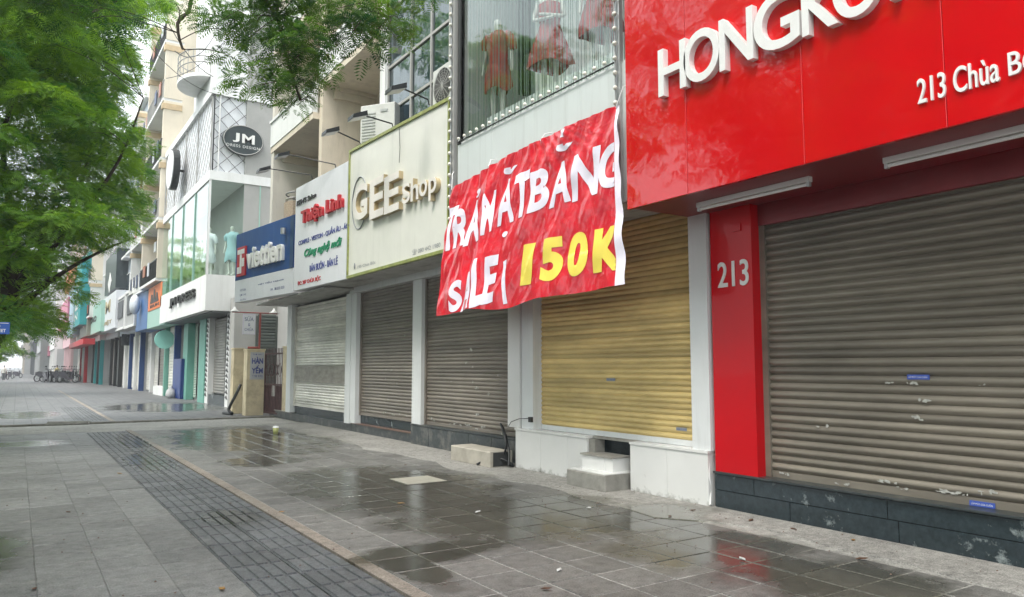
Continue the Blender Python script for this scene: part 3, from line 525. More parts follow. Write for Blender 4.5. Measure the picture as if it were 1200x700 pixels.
def banner_text(body, corners, m, bold=.03, shear=0, name='lettering', clip=None):
    # corners: px of lower-left, lower-right, upper-right, upper-left of the word's box
    uv = [solve_uv(*c) for c in corners]; v, f = tgeo(body, 0, bold, shear); bm = bmesh.new(); vs = [bm.verts.new(p) for p in v]
    for q in f:
        try: bm.faces.new([vs[i] for i in q])
        except ValueError: pass
    lo, hi = v.min(0), v.max(0); W, H = hi[0]-lo[0], hi[1]-lo[1]
    for ax, L_, n_ in ((0, W, max(6, int(W*11))), (1, H, 12)):
        for k in range(1, n_):
            co = [0,0,0]; co[ax] = lo[ax]+L_*k/n_; no = [0,0,0]; no[ax] = 1
            bmesh.ops.bisect_plane(bm, geom=bm.verts[:]+bm.edges[:]+bm.faces[:], plane_co=co, plane_no=no)
    bm.verts.index_update(); mb = MB(); pts = []
    for q in bm.verts:
        a, b_ = (q.co.x-lo[0])/W, (q.co.y-lo[1])/H
        u = (uv[0][0]*(1-a)+uv[1][0]*a)*(1-b_)+(uv[3][0]*(1-a)+uv[2][0]*a)*b_; w_ = (uv[0][1]*(1-a)+uv[1][1]*a)*(1-b_)+(uv[3][1]*(1-a)+uv[2][1]*a)*b_
        if clip: u = min(max(u, clip[0]), clip[1])
        pts.append(bpos(u, w_, .006))
    mb.add(pts, [tuple(x.index for x in q.verts) for q in bm.faces], True); bm.free(); return mb.build(name, m, ban)
L1 = [('R',532,558,.0,292,245),('Ả',553,573,0,287,222)]
def bl(ch, x0, x1, yb0, yb1, yt1, yt0, m=M_banw, **k): banner_text(ch, [(x0,yb0),(x1,yb1),(x1+k.pop('lean',4),yt1),(x0+k.pop('lean0',4),yt0)], m, **k)
BB = .035
bl('T', 519,533,297,291,240,246, lean=5, clip=(.0,1), bold=BB); bl('R',531,548,292,287,241,247, bold=BB); bl('A',545,563,290,282,230,238, bold=BB); bl('\u2019',556,562,232,230,220,222, lean=2, lean0=2, bold=.03)
bl('M',566,577,277,271,222,229, bold=BB); bl('A',583,600,266,259,204,213, bold=BB); bl('\u02d8',588,602,206,202,193,198, bold=.05); bl('.',588,594,279,277,270,272, lean=1, lean0=1, bold=.05)
bl('T',600,618,258,251,198,206, bold=BB); bl('B',618,641,251,243,193,203, bold=BB); bl('A',642,667,245,235,182,195, bold=BB); bl('\u02d8',650,667,180,175,166,171, bold=.05); bl('`',654,662,163,161,150,153, bold=.05)
bl('N',668,700,237,227,170,183, bold=BB); bl('G',699,731,227,214,160,174, clip=(0,1.0), bold=BB)
bl('S',527,540,368,363,326,332, bold=.04); bl('A',540,555,366,361,316,322, bold=.04); bl('L',556,568,362,357,300,305, bold=.04); bl('E',567,581,358,354,298,302, bold=.04); bl('/',592,600,357,354,304,310, lean=-6, lean0=-8, bold=.05)
bl('1',609,622,335,333,284,287, m=M_bany, bold=.015); bl('5',631,655,331,328,276,281, m=M_bany, bold=.05); bl('0',661,685,326,321,269,274, m=M_bany, bold=.05); bl('K',691,731,320,316,262,269, m=M_bany, bold=.06, clip=(0,1.0), lean=0)
for (u_, L_) in [(.0,.3),(.3,.12),(.62,.1),(1.0,.25)]:
    p = bpos(u_, .99, .01); MB().tube([p, p+Vector((.06,L_*.3*(1 if u_ < .5 else -1),L_)), Vector((6.11, p.y+L_*.5*(1 if u_ < .5 else -1), p.z+L_*1.3))], .007, 5).build('tie_cord', M_ink_w, ban)

# ================================================================ GEE SHOP + next shutter (B, C)
gee = thing('shop_building', 'shop with two brown roller shutters under the cream and gold sign', 'shop', (7.6, 14, 0))
MB().box(7.45,12,10.38,17.9,0,6.3).build('wall', M_wwall, gee)
MB().box(6.95,7.45,10.39,14.40,0,.40).build('granite_base', M_gran2, gee)
for k in range(5): MB().fbox(SX(6.93), -14.40+.80*k+.004, -14.40+.80*(k+1)-.004, .0, .385, -.1, random.uniform(0,.004), bev=.004).build('granite_panel', M_gran2, gee)
MB().box(6.92,7.45,10.39,14.42,.401,.425).build('sill', M_gran2, gee)
MB().box(7.0,7.45,14.41,17.92,0,.20).build('lower_step', M_gran2, gee); MB().box(6.98,7.3,14.41,17.92,.201,.225).build('step_tread', M_tread, gee); MB().box(7.10,7.45,14.41,17.92,.22,.42).build('granite_base', M_granite, gee)
shutter(gee, SX(7.07), -13.95, -10.42, .43, 3.42, .075, M_slat_b, depth=.02, lab='right-hand brown roller shutter with peeled paper scraps')
shutter(gee, SX(7.09), -17.52, -14.44, .43, 3.42, .075, M_slat_b, depth=.02, lab='left-hand brown roller shutter')
MB().box(6.94,7.4,13.98,14.40,.426,3.45).build('pillar', M_white, gee)
MB().box(6.94,7.4,17.57,17.90,.226,3.45).build('pillar', M_white, gee)
FC = SX(7.07); sc = []
for px, py in [(553,410),(548,425),(555,430),(585,440),(530,448),(560,455),(556,447),(506,490),(530,497),(535,496),(541,498),(548,498),(553,499),(560,503),(568,500),(590,508),(510,493),(575,462),(560,485)]:
    s, t = FC.hit(px, py); sc.append((s, t, random.uniform(.05,.16), random.uniform(.03,.06)))
scars(gee, FC, sc, d=.025)
FC2 = SX(7.09); sc = []
for px, py in [(452,434),(460,435),(453,444),(467,450),(456,468),(437,450),(452,484),(462,486),(470,485),(478,488),(430,481),(476,394)]:
    s, t = FC2.hit(px, py); sc.append((s, t, random.uniform(.06,.18), random.uniform(.03,.06)))
scars(gee, FC2, sc, d=.025)
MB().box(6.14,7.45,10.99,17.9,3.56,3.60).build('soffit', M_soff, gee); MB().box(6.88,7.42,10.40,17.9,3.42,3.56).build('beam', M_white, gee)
FG = Face((6.12,16.02,0),(6.10,11.32,0)); 
gs = thing('shop_sign', 'cream shop sign with a lime-gold frame and raised gold-edged letters', 'sign', (6.1, 13.7, 3.62))
WG = 4.72; zl, zr = 6.46, 6.24
pn = MB(); P = FG.p; pn.add([P(0,3.62,-.3),P(WG,3.62,-.3),P(WG,zr,-.3),P(0,zl,-.3),P(0,3.62,0),P(WG,3.62,0),P(WG,zr,0),P(0,zl,0)], [(3,2,1,0),(4,5,6,7),(0,1,5,4),(1,2,6,5),(2,3,7,6),(3,0,4,7)]); pn.build('panel', mat('cream_sign_panel', (.78,.78,.71), .35, amt=.05, dirt=(.55,.56,.50), dirt_amt=.5, dirt_scale=1.5, dirt_stretch=(5,5,.3)), gs)
fr = MB(); fr.fbox(FG, -.05, WG+.05, 3.57, 3.63, -.31, .03); fr.fbox(FG, -.05, .0, 3.645, zl, -.31, .03); fr.fbox(FG, WG, WG+.05, 3.645, zr, -.31, .03)
fr.hexa([P(-.05,zl,-.31),P(WG+.05,zr,-.31),P(WG+.05,zr,.03),P(-.05,zl,.03),P(-.05,zl+.06,-.31),P(WG+.05,zr+.06,-.31),P(WG+.05,zr+.06,.03),P(-.05,zl+.06,.03)]); fr.build('frame', M_frame, gs)
for ch, x0, x1, yb, yt in [('G',413,430,261,212),('E',433,449,258,204),('E',450,467,252,200)]:
    a = FG.hit(x0, (yb+yt)/2, .1); c = FG.hit(x1, (yb+yt)/2, .1); zb, zt = 4.50, 5.30
    zb = FG.hit(x0, yb, .1)[1]; zt = FG.hit(x1, yt, .1)[1]
    L = text(FG, ch, a[0], c[0], zb, zt, .0, depth=.09, bold=.03).build('letter', M_gold, gs); text(FG, ch, a[0], c[0], zb, zt, .091, depth=.008, bold=.022).build('letter_face', M_gface, L)
a = FG.hit(472,241,.08); c = FG.hit(512,203,.08)
for ch, x0, x1, yb, yt in [('S',472,481,240,213),('h',482,491,237,206),('o',492,501,232,209),('p',503,512,236,206)]:
    a = FG.hit(x0, (yb+yt)/2, .08); c = FG.hit(x1, (yb+yt)/2, .08); zb = FG.hit(x0, yb, .08)[1]; zt = FG.hit(x1, yt, .08)[1]
    L = text(FG, ch, a[0], c[0], zb, zt, .0, depth=.09, bold=.02).build('letter', M_gold, gs); text(FG, ch, a[0], c[0], zb, zt, .091, depth=.006, bold=.014).build('letter_face', M_gface, L)
rg = MB(); cc = FG.hit(421,238,.01); rg.tube([FG.p(cc[0]+.42*math.cos(t), cc[1]+.58*math.sin(t), .01) for t in [2*math.pi*k/28 for k in range(29)]], .012, 5); rg.build('ring', M_ink_bg, gs)
mb = MB(); tpx(FG, '195 Chùa Bộc', (419,316), (440,305), mb=mb); tpx(FG, '☎ 080 442 1980', (483,300), (516,283), mb=mb); mb.ell(FG.p(FG.hit(416,312)[0], FG.hit(416,312)[1], .01), .01, .04, .07); mb.build('small_print', M_ink_bg, gs, kind='stuff')
# rust-free drip hooks: thin cable hanging on the sign
MB().tube([FG.p(2.7,6.3,.03),FG.p(2.72,5.9,.02),FG.p(2.7,5.6,.02)], .006, 5).build('hanging_cable', M_black, gs)

# concrete block and hose by the shutter
Fk = SX(6.32); a, c = Fk.hit(528,538)[0], Fk.hit(574,549)[0]
blk = thing('concrete_step', 'pale concrete block step standing before the right-hand brown shutter', 'step', (6.5, -(a+c)/2, 0)); MB().fbox(Fk, a, c, .0, 0.255, -.42, 0, bev=.015).build('block', mat('pale_concrete', (.42,.39,.33), .85, amt=.25, scale=4, bump=.5, bscale=25), blk); MB().fbox(Fk, c-.02, c+.003, .02, .24, -.38, -.06).build('dark_end', M_dark, blk)  # near-black sheet covers the near end of the block
hz = MB(); b0 = onz(597,549); pts = [b0+Vector((.05,.3,.03)), b0+Vector((0,.1,.35)), b0+Vector((.08,.35,.62)), b0+Vector((.1,.42,.66)), b0+Vector((.1,.3,.55)), b0+Vector((.02,.05,.25)), b0+Vector((-.05,-.05,.05))]
def smooth_pts(pts, n=6):
    out = []; P_ = [pts[0]]+list(pts)+[pts[-1]]
    for i in range(1, len(P_)-2):
        for k in range(n):
            t = k/n; a, b_, c, d = [Vector(q) for q in P_[i-1:i+3]]; out.append(.5*((2*b_)+(c-a)*t+(2*a-5*b_+4*c-d)*t*t+(3*b_-a-3*c+d)*t**3))
    return out+[Vector(pts[-1])]
hz.tube(smooth_pts(pts), .018, 8); hz.tube(smooth_pts([b0+Vector((-.3,.5,.03)), b0+Vector((-.15,.3,.14)), b0+Vector((-.02,.1,.12)), b0+Vector((.1,.05,.02)), b0+Vector((.0,.3,.02)), b0+Vector((-.2,.35,.04))]), .02, 8)
o = hz.build('cable_coil', M_black, loc=b0); o['label'] = 'black looped cable standing in the corner beside the white tiled base'; o['category'] = 'cable'

# ================================================================ cream shutter shop (A)
tl = thing('shop_building', 'shop with a single cream roller shutter below the white salon sign', 'shop', (7.6, 20, 0))
MB().box(7.5,12,17.92,23.4,0,3.6).build('wall', M_wwall, tl)
MB().box(7.0,7.5,17.93,25.2,0,.20).build('lower_step', M_gran2, tl); MB().box(7.10,7.5,17.93,22.82,.2,.42).build('granite_base', M_granite, tl)
MB().box(6.99,7.5,22.83,25.2,.2,.23).build('step_top', M_conc, tl)
shutter(tl, SX(7.09), -22.78, -18.32, .43, 3.42, .075, M_slat_c, depth=.02, lab='cream roller shutter with a grey dirty band')
MB().box(6.94,7.45,17.93,18.28,.2,3.45).build('pillar', M_white, tl)
MB().box(6.94,7.2,22.82,23.25,.231,3.5).build('pillar', M_white, tl)
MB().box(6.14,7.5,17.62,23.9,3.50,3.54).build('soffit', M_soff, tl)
MB().fbox(SX(7.07), -22.7, -18.4, 1.16, 1.62, .022, .024).build('dirt_band', mat('grey_grime', (.36,.34,.30), .7, amt=.35, scale=3, stretch=(1,1,3)), tl)
F3 = Face((5.93,19.43,0),(6.10,16.12,0)); W3 = 3.3
ts = thing('shop_sign', 'white salon sign with red, navy and green lettering beside the cream and gold sign', 'sign', (6.0, 17.8, 3.57))
MB().fbox(F3, 0, W3, 3.57, 6.29, -.3, 0, bev=.006).build('panel', M_signw, ts)
tpx(F3, "KEN'S Salon", (348,242), (371,225), d=.0, depth=.02, bold=.02, shear=.1).build('lettering', M_ink_k, ts)
tpx(F3, 'Thiện Linh', (355,267), (404,225), d=.0, depth=.07, bold=.03).build('lettering', M_ink_r, ts)
tpx(F3, 'COMPLE - VESTON - QUẦN ÂU - ÁO', (350,289), (409,258), d=.0, depth=.01, bold=.02).build('lettering', M_ink_b, ts)
tpx(F3, 'Công nghệ mới', (357,304), (401,277), d=.0, depth=.02, bold=.02, shear=.3).build('lettering', M_ink_g, ts)
tpx(F3, 'BÁN BUÔN - BÁN LẺ', (363,319), (396,299), d=.0, depth=.01, bold=.015).build('lettering', M_ink_b, ts)
tpx(F3, 'ĐC: 207 CHÙA BỘC', (349,336), (376,322), d=.0, depth=.01, bold=.015).build('lettering', M_ink_r, ts)
F4 = Face((5.46,23.8,0),(5.99,19.67,0)); W4 = (Vector((5.46,23.8,0))-Vector((5.99,19.67,0))).length
vs_ = thing('shop_sign', 'blue shop sign with white raised letters and a white lower band', 'sign', (5.7, 21.7, 3.55))
MB().fbox(F4, 0, W4, 4.22, 5.65, -.3, 0, bev=.006).build('blue_panel', M_blue, vs_); MB().fbox(F4, 0, W4, 3.55, 4.217, -.3, .0, bev=.006).build('white_band', M_signw, vs_)
MB().fbox(F4, W4-.22, W4-.01, 4.23, 5.64, 0.001, .02).build('edge_strip', mat('dark_blue', (.01,.05,.15), .4), vs_)
tpx(F4, 'viettien', (291,316), (334,279), d=.0, depth=.08, bold=.03).build('lettering', M_letter, vs_)
a, c = F4.hit(277,325,.04), F4.hit(288,288,.04); lg = MB().fbox(F4, a[0]+.02, c[0], a[1], c[1], 0, .05, bev=.008).build('logo_plate', M_ink_r, vs_)
lw = MB()
s0, s1, t0, t1 = a[0]+.08, c[0]-.06, a[1]+.08, c[1]-.08; sm_ = (s0+s1)/2
lw.fbox(F4, s0, s1, t1-.14, t1, .051, .06); lw.fbox(F4, sm_-.07, sm_+.07, t0, t1-.15, .051, .06); lw.fbox(F4, s0, sm_-.1, t0, t0+.2, .051, .06); lw.fbox(F4, sm_+.1, s1, t0+.2, t0+.45, .051, .06); lw.build('logo_mark', M_letter, lg)
mb = MB(); tpx(F4, 'VIỆT TIẾN TAILOR', (302,335), (333,326), mb=mb, bold=.03); tpx(F4, '04 . 38 533 533', (317,341), (333,335), mb=mb, bold=.01)
for k, t in enumerate(['VESTON', 'SƠ MI', 'QUẦN']): tpx(F4, t, (281,342+k*5.5), (288,338+k*5.5), mb=mb)
mb.build('small_print', M_ink_b, vs_, kind='stuff')
q = F4.hit(334,272,.05); MB().tube([F4.p(q[0],q[1]-.06,.1), F4.p(q[0],q[1]+.1,.1)], .07, 12).build('lamp_can', M_alu, vs_)

# ================================================================ gate
gp_c = mat('yellow_plaster', (.70,.60,.40), .8, amt=.2, scale=2, bump=.3, bscale=18, dirt=(.26,.20,.12), dirt_amt=.7, dirt_scale=1.6, dirt_lo=.5, dirt_hi=.72)
def gpost(label, x0, x1, y0, y1, h, m):
    t = thing('gate_post', label, 'gate post', ((x0+x1)/2, (y0+y1)/2, 0), 'plastered gate posts'); MB().box(x0,x1,y0,y1,0,h).build('shaft', m, t); MB().box(x0-.02,x1+.02,y0-.02,y1+.02,h,h+.05).build('cap', m, t); return t
gp2 = gpost('yellow plastered gate post carrying the HÀN YẾM notice', 6.33, 6.9, 25.55, 26.0, 2.14, gp_c)
gpost('yellow plastered gate post farthest left, behind the post with the notice', 6.22, 6.55, 26.9, 27.3, 2.2, gp_c)
gpost('yellow gate post nearest the cream shutter, right of the iron gate', 7.02, 7.25, 23.5, 23.9, 2.2, gp_c)
FN = Face((6.38,25.55,0), ux=(1,0,0))
nb_ = thing('notice_board', 'grey notice reading HÀN YẾM on the yellow gate post', 'notice', (6.6,25.55,1.2))
MB().fbox(FN, .05, .50, 1.18, 2.08, 0.002, .02).build('board', mat('notice_grey', (.50,.51,.52), .6, amt=.1), nb_)
mb = MB(); text(FN, 'THỢ MAY', .12,.44,1.97,2.04,.024,mb=mb); text(FN, 'HÀN', .10,.46,1.70,1.93,.024,bold=.04,mb=mb); text(FN, 'YẾM', .10,.46,1.38,1.66,.024,bold=.04,mb=mb); text(FN, 'T.98 9701', .12,.46,1.25,1.33,.024,mb=mb); mb.build('lettering', M_ink_b, nb_)
gt = thing('iron_gate', 'dark red-brown iron bar gate between the yellow posts', 'gate', (6.95, 24.6, 0))
M_gate = mat('rusty_iron', (.07,.03,.028), .6, amt=.4, scale=8)
GA, GB = Vector((6.92,25.5,0)), Vector((7.08,23.92,0)); FGt = Face(GA, GB); GW = (GB-GA).length
m_ = MB().fbox(FGt, .02, GW-.02, .08, .14, 0, .04); m_.fbox(FGt, .02, GW-.02, 2.0, 2.05, 0, .04); m_.fbox(FGt, .02, .07, .08, 2.05, 0, .04); m_.fbox(FGt, GW-.07, GW-.02, .08, 2.05, 0, .04); m_.fbox(FGt, .02, GW-.02, 1.0, 1.05, 0, .04); m_.build('gate_frame', M_gate, gt)
for k in range(12): s = .12+(GW-.24)*k/11; MB().tube([FGt.p(s,.1,.02), FGt.p(s,2.2,.02)], .012, 6).build('bar', M_gate, gt)
MB().fbox(FGt, .08, GW-.08, .14, .99, .008, .014).build('sheet_panel', M_gate, gt)
for k in range(4):
    s = .3+(GW-.6)*k/3; MB().tube([FGt.p(s+.14*math.cos(t)*1.0, 1.5+.2*math.sin(t), .03) for t in [2*math.pi*i/16 for i in range(17)]], .01, 5).build('scroll', M_gate, gt)
q = FGt.hit(321,458); MB().fbox(FGt, q[0]-.12, q[0]+.12, q[1]-.18, q[1]+.18, .015, .02).build('paper_notice', M_scar, gt)
al = thing('alley_wall', 'dim grey alley wall with a dark shutter behind the iron gate', 'wall', (9,29,0))
MB().box(8.6,12,23.45,30.9,0,6.4).build('side_wall', M_grey, al); MB().box(6.95,8.6,30.2,30.9,0,4.3).build('end_wall', M_grey, al)
shutter(al, Face((7.7,30.15,0), ux=(1,0,0)), .1, .86, .1, 3.6, .12, M_slat_d)
ps = thing('hanging_notice', 'small white purple-edged notice on a red post above the yellow gate post', 'notice', (6.7,25.9,2.2))
FP = Face((6.3,25.9,0), ux=(1,0,0)); a, c = FP.hit(284,392), FP.hit(299.5,368.5)
MB().fbox(FP, a[0], c[0], a[1], c[1], 0, .02).build('board', mat('lilac_white', (.66,.64,.76), .5, amt=.05), ps); MB().fbox(FP, a[0]+.03, c[0]-.03, a[1]+.03, c[1]-.03, .021, .023).build('board_face', M_signw, ps)
mb = MB(); text(FP, 'SỬA', a[0]+.06, c[0]-.06, c[1]-.24, c[1]-.07, .025, mb=mb); text(FP, '&', a[0]+.17, c[0]-.17, a[1]+.28, a[1]+.38, .025, mb=mb); text(FP, 'CHỮA', a[0]+.06, c[0]-.06, a[1]+.12, a[1]+.24, .025, mb=mb); mb.build('lettering', M_ink_b, ps)
M_rpost = plain('red_post', (.28,.06,.05)); MB().tube([(6.83,26,2.2),(6.83,26,3.42)], .035, 8).build('post', M_rpost, ps); MB().tube([(6.45,26,2.24),(6.85,26,2.24)], .04, 6).build('bracket', M_rpost, ps)
MB().tube([(5.9,26,3.42),(7.4,26,3.42)], .02, 6).build('rail', M_rpost, ps)
for px, py, lab in [(275,364,'left white bell lamp shade on the red rail by the gate'), (321,366,'right white bell lamp shade on the red rail by the gate')]:
    p = ony(px, py, 26); t = thing('hanging_lamp', lab, 'lamp', tuple(p), 'white lamp shades by the gate'); MB().lathe([(.0,.13),(.03,.12),(.05,.05),(.17,-.04),(.165,-.045),(.05,.03)], p, 14).build('lamp_shade', M_letter, t); MB().tube([p+Vector((0,0,.11)), Vector((p.x,26,3.42))], .008, 5).build('cord', M_black, t)
hp = MB().tube(smooth_pts([onz(262,484,.04), onz(272,485,.05), Vector((5.95,26.2,.2)), Vector((6.15,26.1,.7)), Vector((6.3,26.2,1.0))]), .05, 8).build('hose', M_black, loc=(6,26,0)); hp['label'] = 'thick black hose rising from the ground to the yellow gate post'; hp['category'] = 'hose'
cp = onz(323,509); cup = thing('plastic_cup', 'small yellow-green plastic cup standing on the pavement before the gate', 'cup', (cp.x,cp.y,.0)); MB().lathe([(0,.0),(.055,.0),(.075,.16),(.07,.16)], (cp.x,cp.y,.0), 12).build('cup_body', plain('yellow_green', (.5,.52,.2)), cup); MB().lathe([(.078,.155),(.06,.19),(0,.2)], (cp.x,cp.y,.0), 12).build('lid', M_ink_w, cup)

# ================================================================ UPPER STOREYS near
# curtain-wall glass building behind the cream and gold sign
cg = thing('office_building', 'blue glass curtain wall upstairs behind the cream and gold sign', 'building', (7.2, 14, 6.3))
MB().box(8.0,12,11.0,16.1,6.3,14).build('inner_wall', M_dark, cg); MB().box(7.0,12,10.96,16.0,6.28,6.5).build('floor_slab', M_grey, cg); MB().box(6.9,12,15.95,16.25,6.3,14).build('side_pier', M_wwall, cg)
Fg = SX(7.0); gy = [-15.95, -14.7, -13.72, -12.9, -11.9, -11.05]; gzs = [6.5, 7.55, 8.6, 10.0, 11.4, 12.8, 14]
for a, c in zip(gy[:-1], gy[1:]):
    for t0, t1 in zip(gzs[:-1], gzs[1:]):
        rx = random.uniform(-.004,.004); MB().add([Fg.p(a+.02,t0+.02,rx),Fg.p(c-.02,t0+.02,-rx),Fg.p(c-.02,t1-.02,0),Fg.p(a+.02,t1-.02,rx)], [(0,1,2,3)]).build('pane', G_wall, cg)
m_ = MB()
for a in gy: m_.fbox(Fg, a-.03, a+.03, 6.5, 14, -.05, .04)
for t in gzs: m_.fbox(Fg, -15.95, -11.05, t-.03, t+.03, -.05, .035)
m_.build('mullions', M_grey, cg)
MB().box(7.25,7.3,11.1,15.9,6.5,14).build('curtain', mat('pale_blue_curtain', (.34,.46,.52), .9, amt=.4, scale=6, stretch=(1,4,.2)), cg)
def balcony_shop(name, lab, Y0, Y1, X, zs, par_h, wallm, parm, top=15, fin_t=.25, depth=1.5, z0=3.6):
    b_ = thing(name, lab, 'building', ((X+depth), (Y0+Y1)/2, z0))
    MB().box(X+depth,12,Y0,Y1,z0,top).build('wall', wallm, b_)
    MB().box(X+.02,X+depth,Y1-fin_t,Y1,z0,top).build('side_wall', wallm, b_)
    for z in zs:
        MB().box(X,X+depth,Y0+.002,Y1+.03,z,z+.18).build('balcony_slab', M_cream, b_)
        pr = MB().box(X-.02,X+.12,Y0+.01,Y1+.02,z+.181,z+par_h).build('parapet', parm, b_)
        MB().box(X-.06,X+.16,Y0+.01,Y1+.04,z+par_h,z+par_h+.08).build('coping', parm, pr)
        MB().box(X+.3,X+depth,Y1-fin_t-.12,Y1-fin_t,z-.3,z-.1).build('moulding', M_cream, b_); MB().box(X+.3,X+depth,Y1-fin_t-.18,Y1-fin_t,z-.099,z-.002).build('moulding', M_cream, b_)
        wn = MB().box(X+depth-.06,X+depth+.02,Y0+.6,Y1-.9,z+.2,z+2.4).build('window', M_wwall, b_)
        for k in range(2):
            yy = Y0+.68+k*(Y1-Y0-1.5)/2; MB().box(X+depth-.075,X+depth-.065,yy,yy+(Y1-Y0-1.66)/2,z+.3,z+2.3).build('pane', G_win, wn)
    return b_
bz = onx(377,102,6.55).z
balcony_shop('apartment_building', 'cream balcony building above the white salon sign', 16.27, 19.6, 6.55, [bz, bz+3.3], 1.0, M_cream, M_wwall, top=16, z0=3.6)
bz2 = onx(314,183,6.4).z
bb = balcony_shop('apartment_building', 'grey-cream balcony building above the blue sign', 19.62, 23.7, 6.40, [bz2, bz2+3.2], .95, M_beige, M_wwall, top=16.5, z0=3.6, depth=2.0)
MB().tube([(8.1,23.35,5.5),(8.1,23.35,bz2)], .11, 10).build('drain_pipe', M_dark, bb)
# curved pebble balcony wall above the blue sign
cb = MB(); arc = [(6.45+1.6*(1-math.cos(t)), 22.2+1.0*math.sin(t)) for t in [math.pi/2*k/8 for k in range(-2, 9)]]
for (x0, y0), (x1, y1) in zip(arc[:-1], arc[1:]): cb.hexa([(x0,y0,5.2),(x0+.12,y0,5.2),(x1+.12,y1,5.2),(x1,y1,5.2),(x0,y0,6.5),(x0+.12,y0,6.5),(x1+.12,y1,6.5),(x1,y1,6.5)])
cb.build('curved_parapet', mat('pebble_dash', (.48,.38,.28), .9, amt=.5, scale=40, bump=.8, bscale=60), bb)
MB().tube([(x+.06, y, 6.6) for x, y in arc], .03, 6).build('railing', M_grey, bb)
for dz in (.08,): MB().tube([(x+.06, y, 6.78) for x, y in arc], .025, 6).build('railing', M_grey, bb)
# a/c units
def acunit(lab, x, y, z, rz, w=.85, h=.62, d=.32, fan=True, sup=0):
    t = thing('air_conditioner', lab, 'air conditioner', (x, y, z)); t.rotation_euler = (0,0,rz)
    F_ = Face((0, w/2, 0), ux=(0,-1,0)); 
    def loc(mb, n, m, par=t): o = bpy.data.objects.new(n, mb.mesh(n, m)); C.objects.link(o); o.parent = par; return o
    body = loc(MB().fbox(F_, 0, w, 0, h, -d, 0, bev=.015), 'casing', mat('ac_casing', (.62,.63,.60), .5, amt=.1, dirt=(.4,.38,.33), dirt_amt=.5))
    if fan:
        cy, cz, r = w*.42, h*.5, h*.42
        loc(MB().add([F_.p(cy+r*math.cos(a), cz+r*math.sin(a), .002) for a in [2*math.pi*k/24 for k in range(24)]], [tuple(range(24))]), 'fan_opening', M_dark)
        g_ = MB()
        for k in range(1, 8): g_.tube([F_.p(cy+r*k/7*math.cos(a), cz+r*k/7*math.sin(a), .012) for a in [2*math.pi*i/20 for i in range(21)]], .004, 4, caps=False)
        for k in range(8): a = math.pi*k/8; g_.tube([F_.p(cy-r*math.cos(a), cz-r*math.sin(a), .012), F_.p(cy+r*math.cos(a), cz+r*math.sin(a), .012)], .005, 4)
        loc(g_, 'fan_grille', M_grey)
    else:
        g_ = MB()
        for k in range(10): g_.fbox(F_, .05, w*.45, h*.15+k*h*.07, h*.15+k*h*.07+.02, 0, .012)
        loc(g_, 'vent_grille', M_alu); loc(MB().fbox(F_, w*.6, w*.8, h*.8, h*.86, 0, .015), 'handle', M_alu)
    loc(MB().box(-.02,d,-w/2+.1,-w/2+.16,-.06,0).box(-.02,d,w/2-.16,w/2-.1,-.06,0), 'bracket', M_dark); return t
acunit('round-fan air conditioner unit beside the glass curtain wall, above the cream sign', 6.35, 11.95, 6.40, 0, .95, .80)
acunit('tall grey air conditioner cabinet behind the top edge of the cream sign', 6.55, 15.55, 6.55, R(35), .9, 1.0, .4, fan=False)
# arm spotlights over the signs
def spot(lab, base, head_px, Yh=None, X=None):
    b0 = Vector(base); t = thing('arm_spotlight', lab, 'spotlight', tuple(b0), 'black arm spotlights over the shop signs')
    h = onx(*head_px, X); MB().tube([b0, b0+Vector((-.03,0,.10)), h+Vector((0,0,.02))], .016, 6).build('arm', M_black, t)
    d = Vector((-.12,.05,-.06)); hd = MB(); hd.hexa([h+Vector(v) for v in [(-.20,-.15,-.13),(.10,-.15,-.02),(.10,.15,-.02),(-.20,.15,-.13),(-.19,-.15,-.05),(.09,-.15,.07),(.09,.15,.07),(-.19,.15,-.05)]]); hd.build('lamp_head', M_black, t)
    hd = MB(); hd.hexa([h+Vector(v) for v in [(-.19,-.14,-.140),(.08,-.14,-.042),(.08,.14,-.042),(-.19,.14,-.140),(-.19,-.14,-.128),(.08,-.14,-.030),(.08,.14,-.030),(-.19,.14,-.128)]]); hd.build('lens', M_alu, t)
for k, (bp, hp_, X_, lab) in enumerate([((503,122),(467,103),5.45,'black arm spotlight above the right end of the cream sign, by the air conditioner'), ((461,150),(422,135),5.35,'black arm spotlight above the middle of the cream sign'), ((423,171),(390,153),5.45,'black arm spotlight above the left end of the cream sign')]):
    q = onx(*bp, 6.12); spot(lab, q+Vector((0,0,-.02)), hp_, X=X_)
spot('black arm spotlight above the right part of the white salon sign', onx(394,198,6.08), (333,181), X=5.35)
spot('black arm spotlight above the left part of the white salon sign', onx(366,210,6.0), (311,198), X=5.2)

# ================================================================ JM BUILDING
JX, JY = 6.0, 31.0
jm = thing('boutique_building', 'white corner boutique with a glass showroom and a diamond-lattice box above', 'building', (7, 36, 0))
JL = 11.3   # length along the street
MB().box(7.35,14,JY+.02,JY+JL,0,20).build('wall', M_grey, jm)
z_s0 = onx(241.5,363,JX).z; z_s1 = onx(242,322,JX).z; z_l0 = onx(243,209,JX).z; z_l1 = onx(244,117,JX).z
MB().box(JX+.02,14,JY,JY+JL,z_s0,z_s1).build('fascia', M_wwall, jm); MB().box(JX+.3,9.5,JY+.01,JY+JL,z_s0-.06,z_s0-.01).build('soffit', mat('dark_soffit', (.10,.11,.11), .5), jm)
MB().box(7.5,14,JY+.3,JY+JL,z_s1,z_l0).build('showroom_back', M_beige, jm); MB().box(JX,14,JY-.02,JY+JL,z_l0-.12,z_l0+.25).build('band', M_wwall, jm); MB().box(JX+.02,14,JY+.0,JY+JL,z_s1,z_s1+.04).build('showroom_floor', M_wwall, jm)
zg0, zg1 = z_s1+.04, z_l0-.12
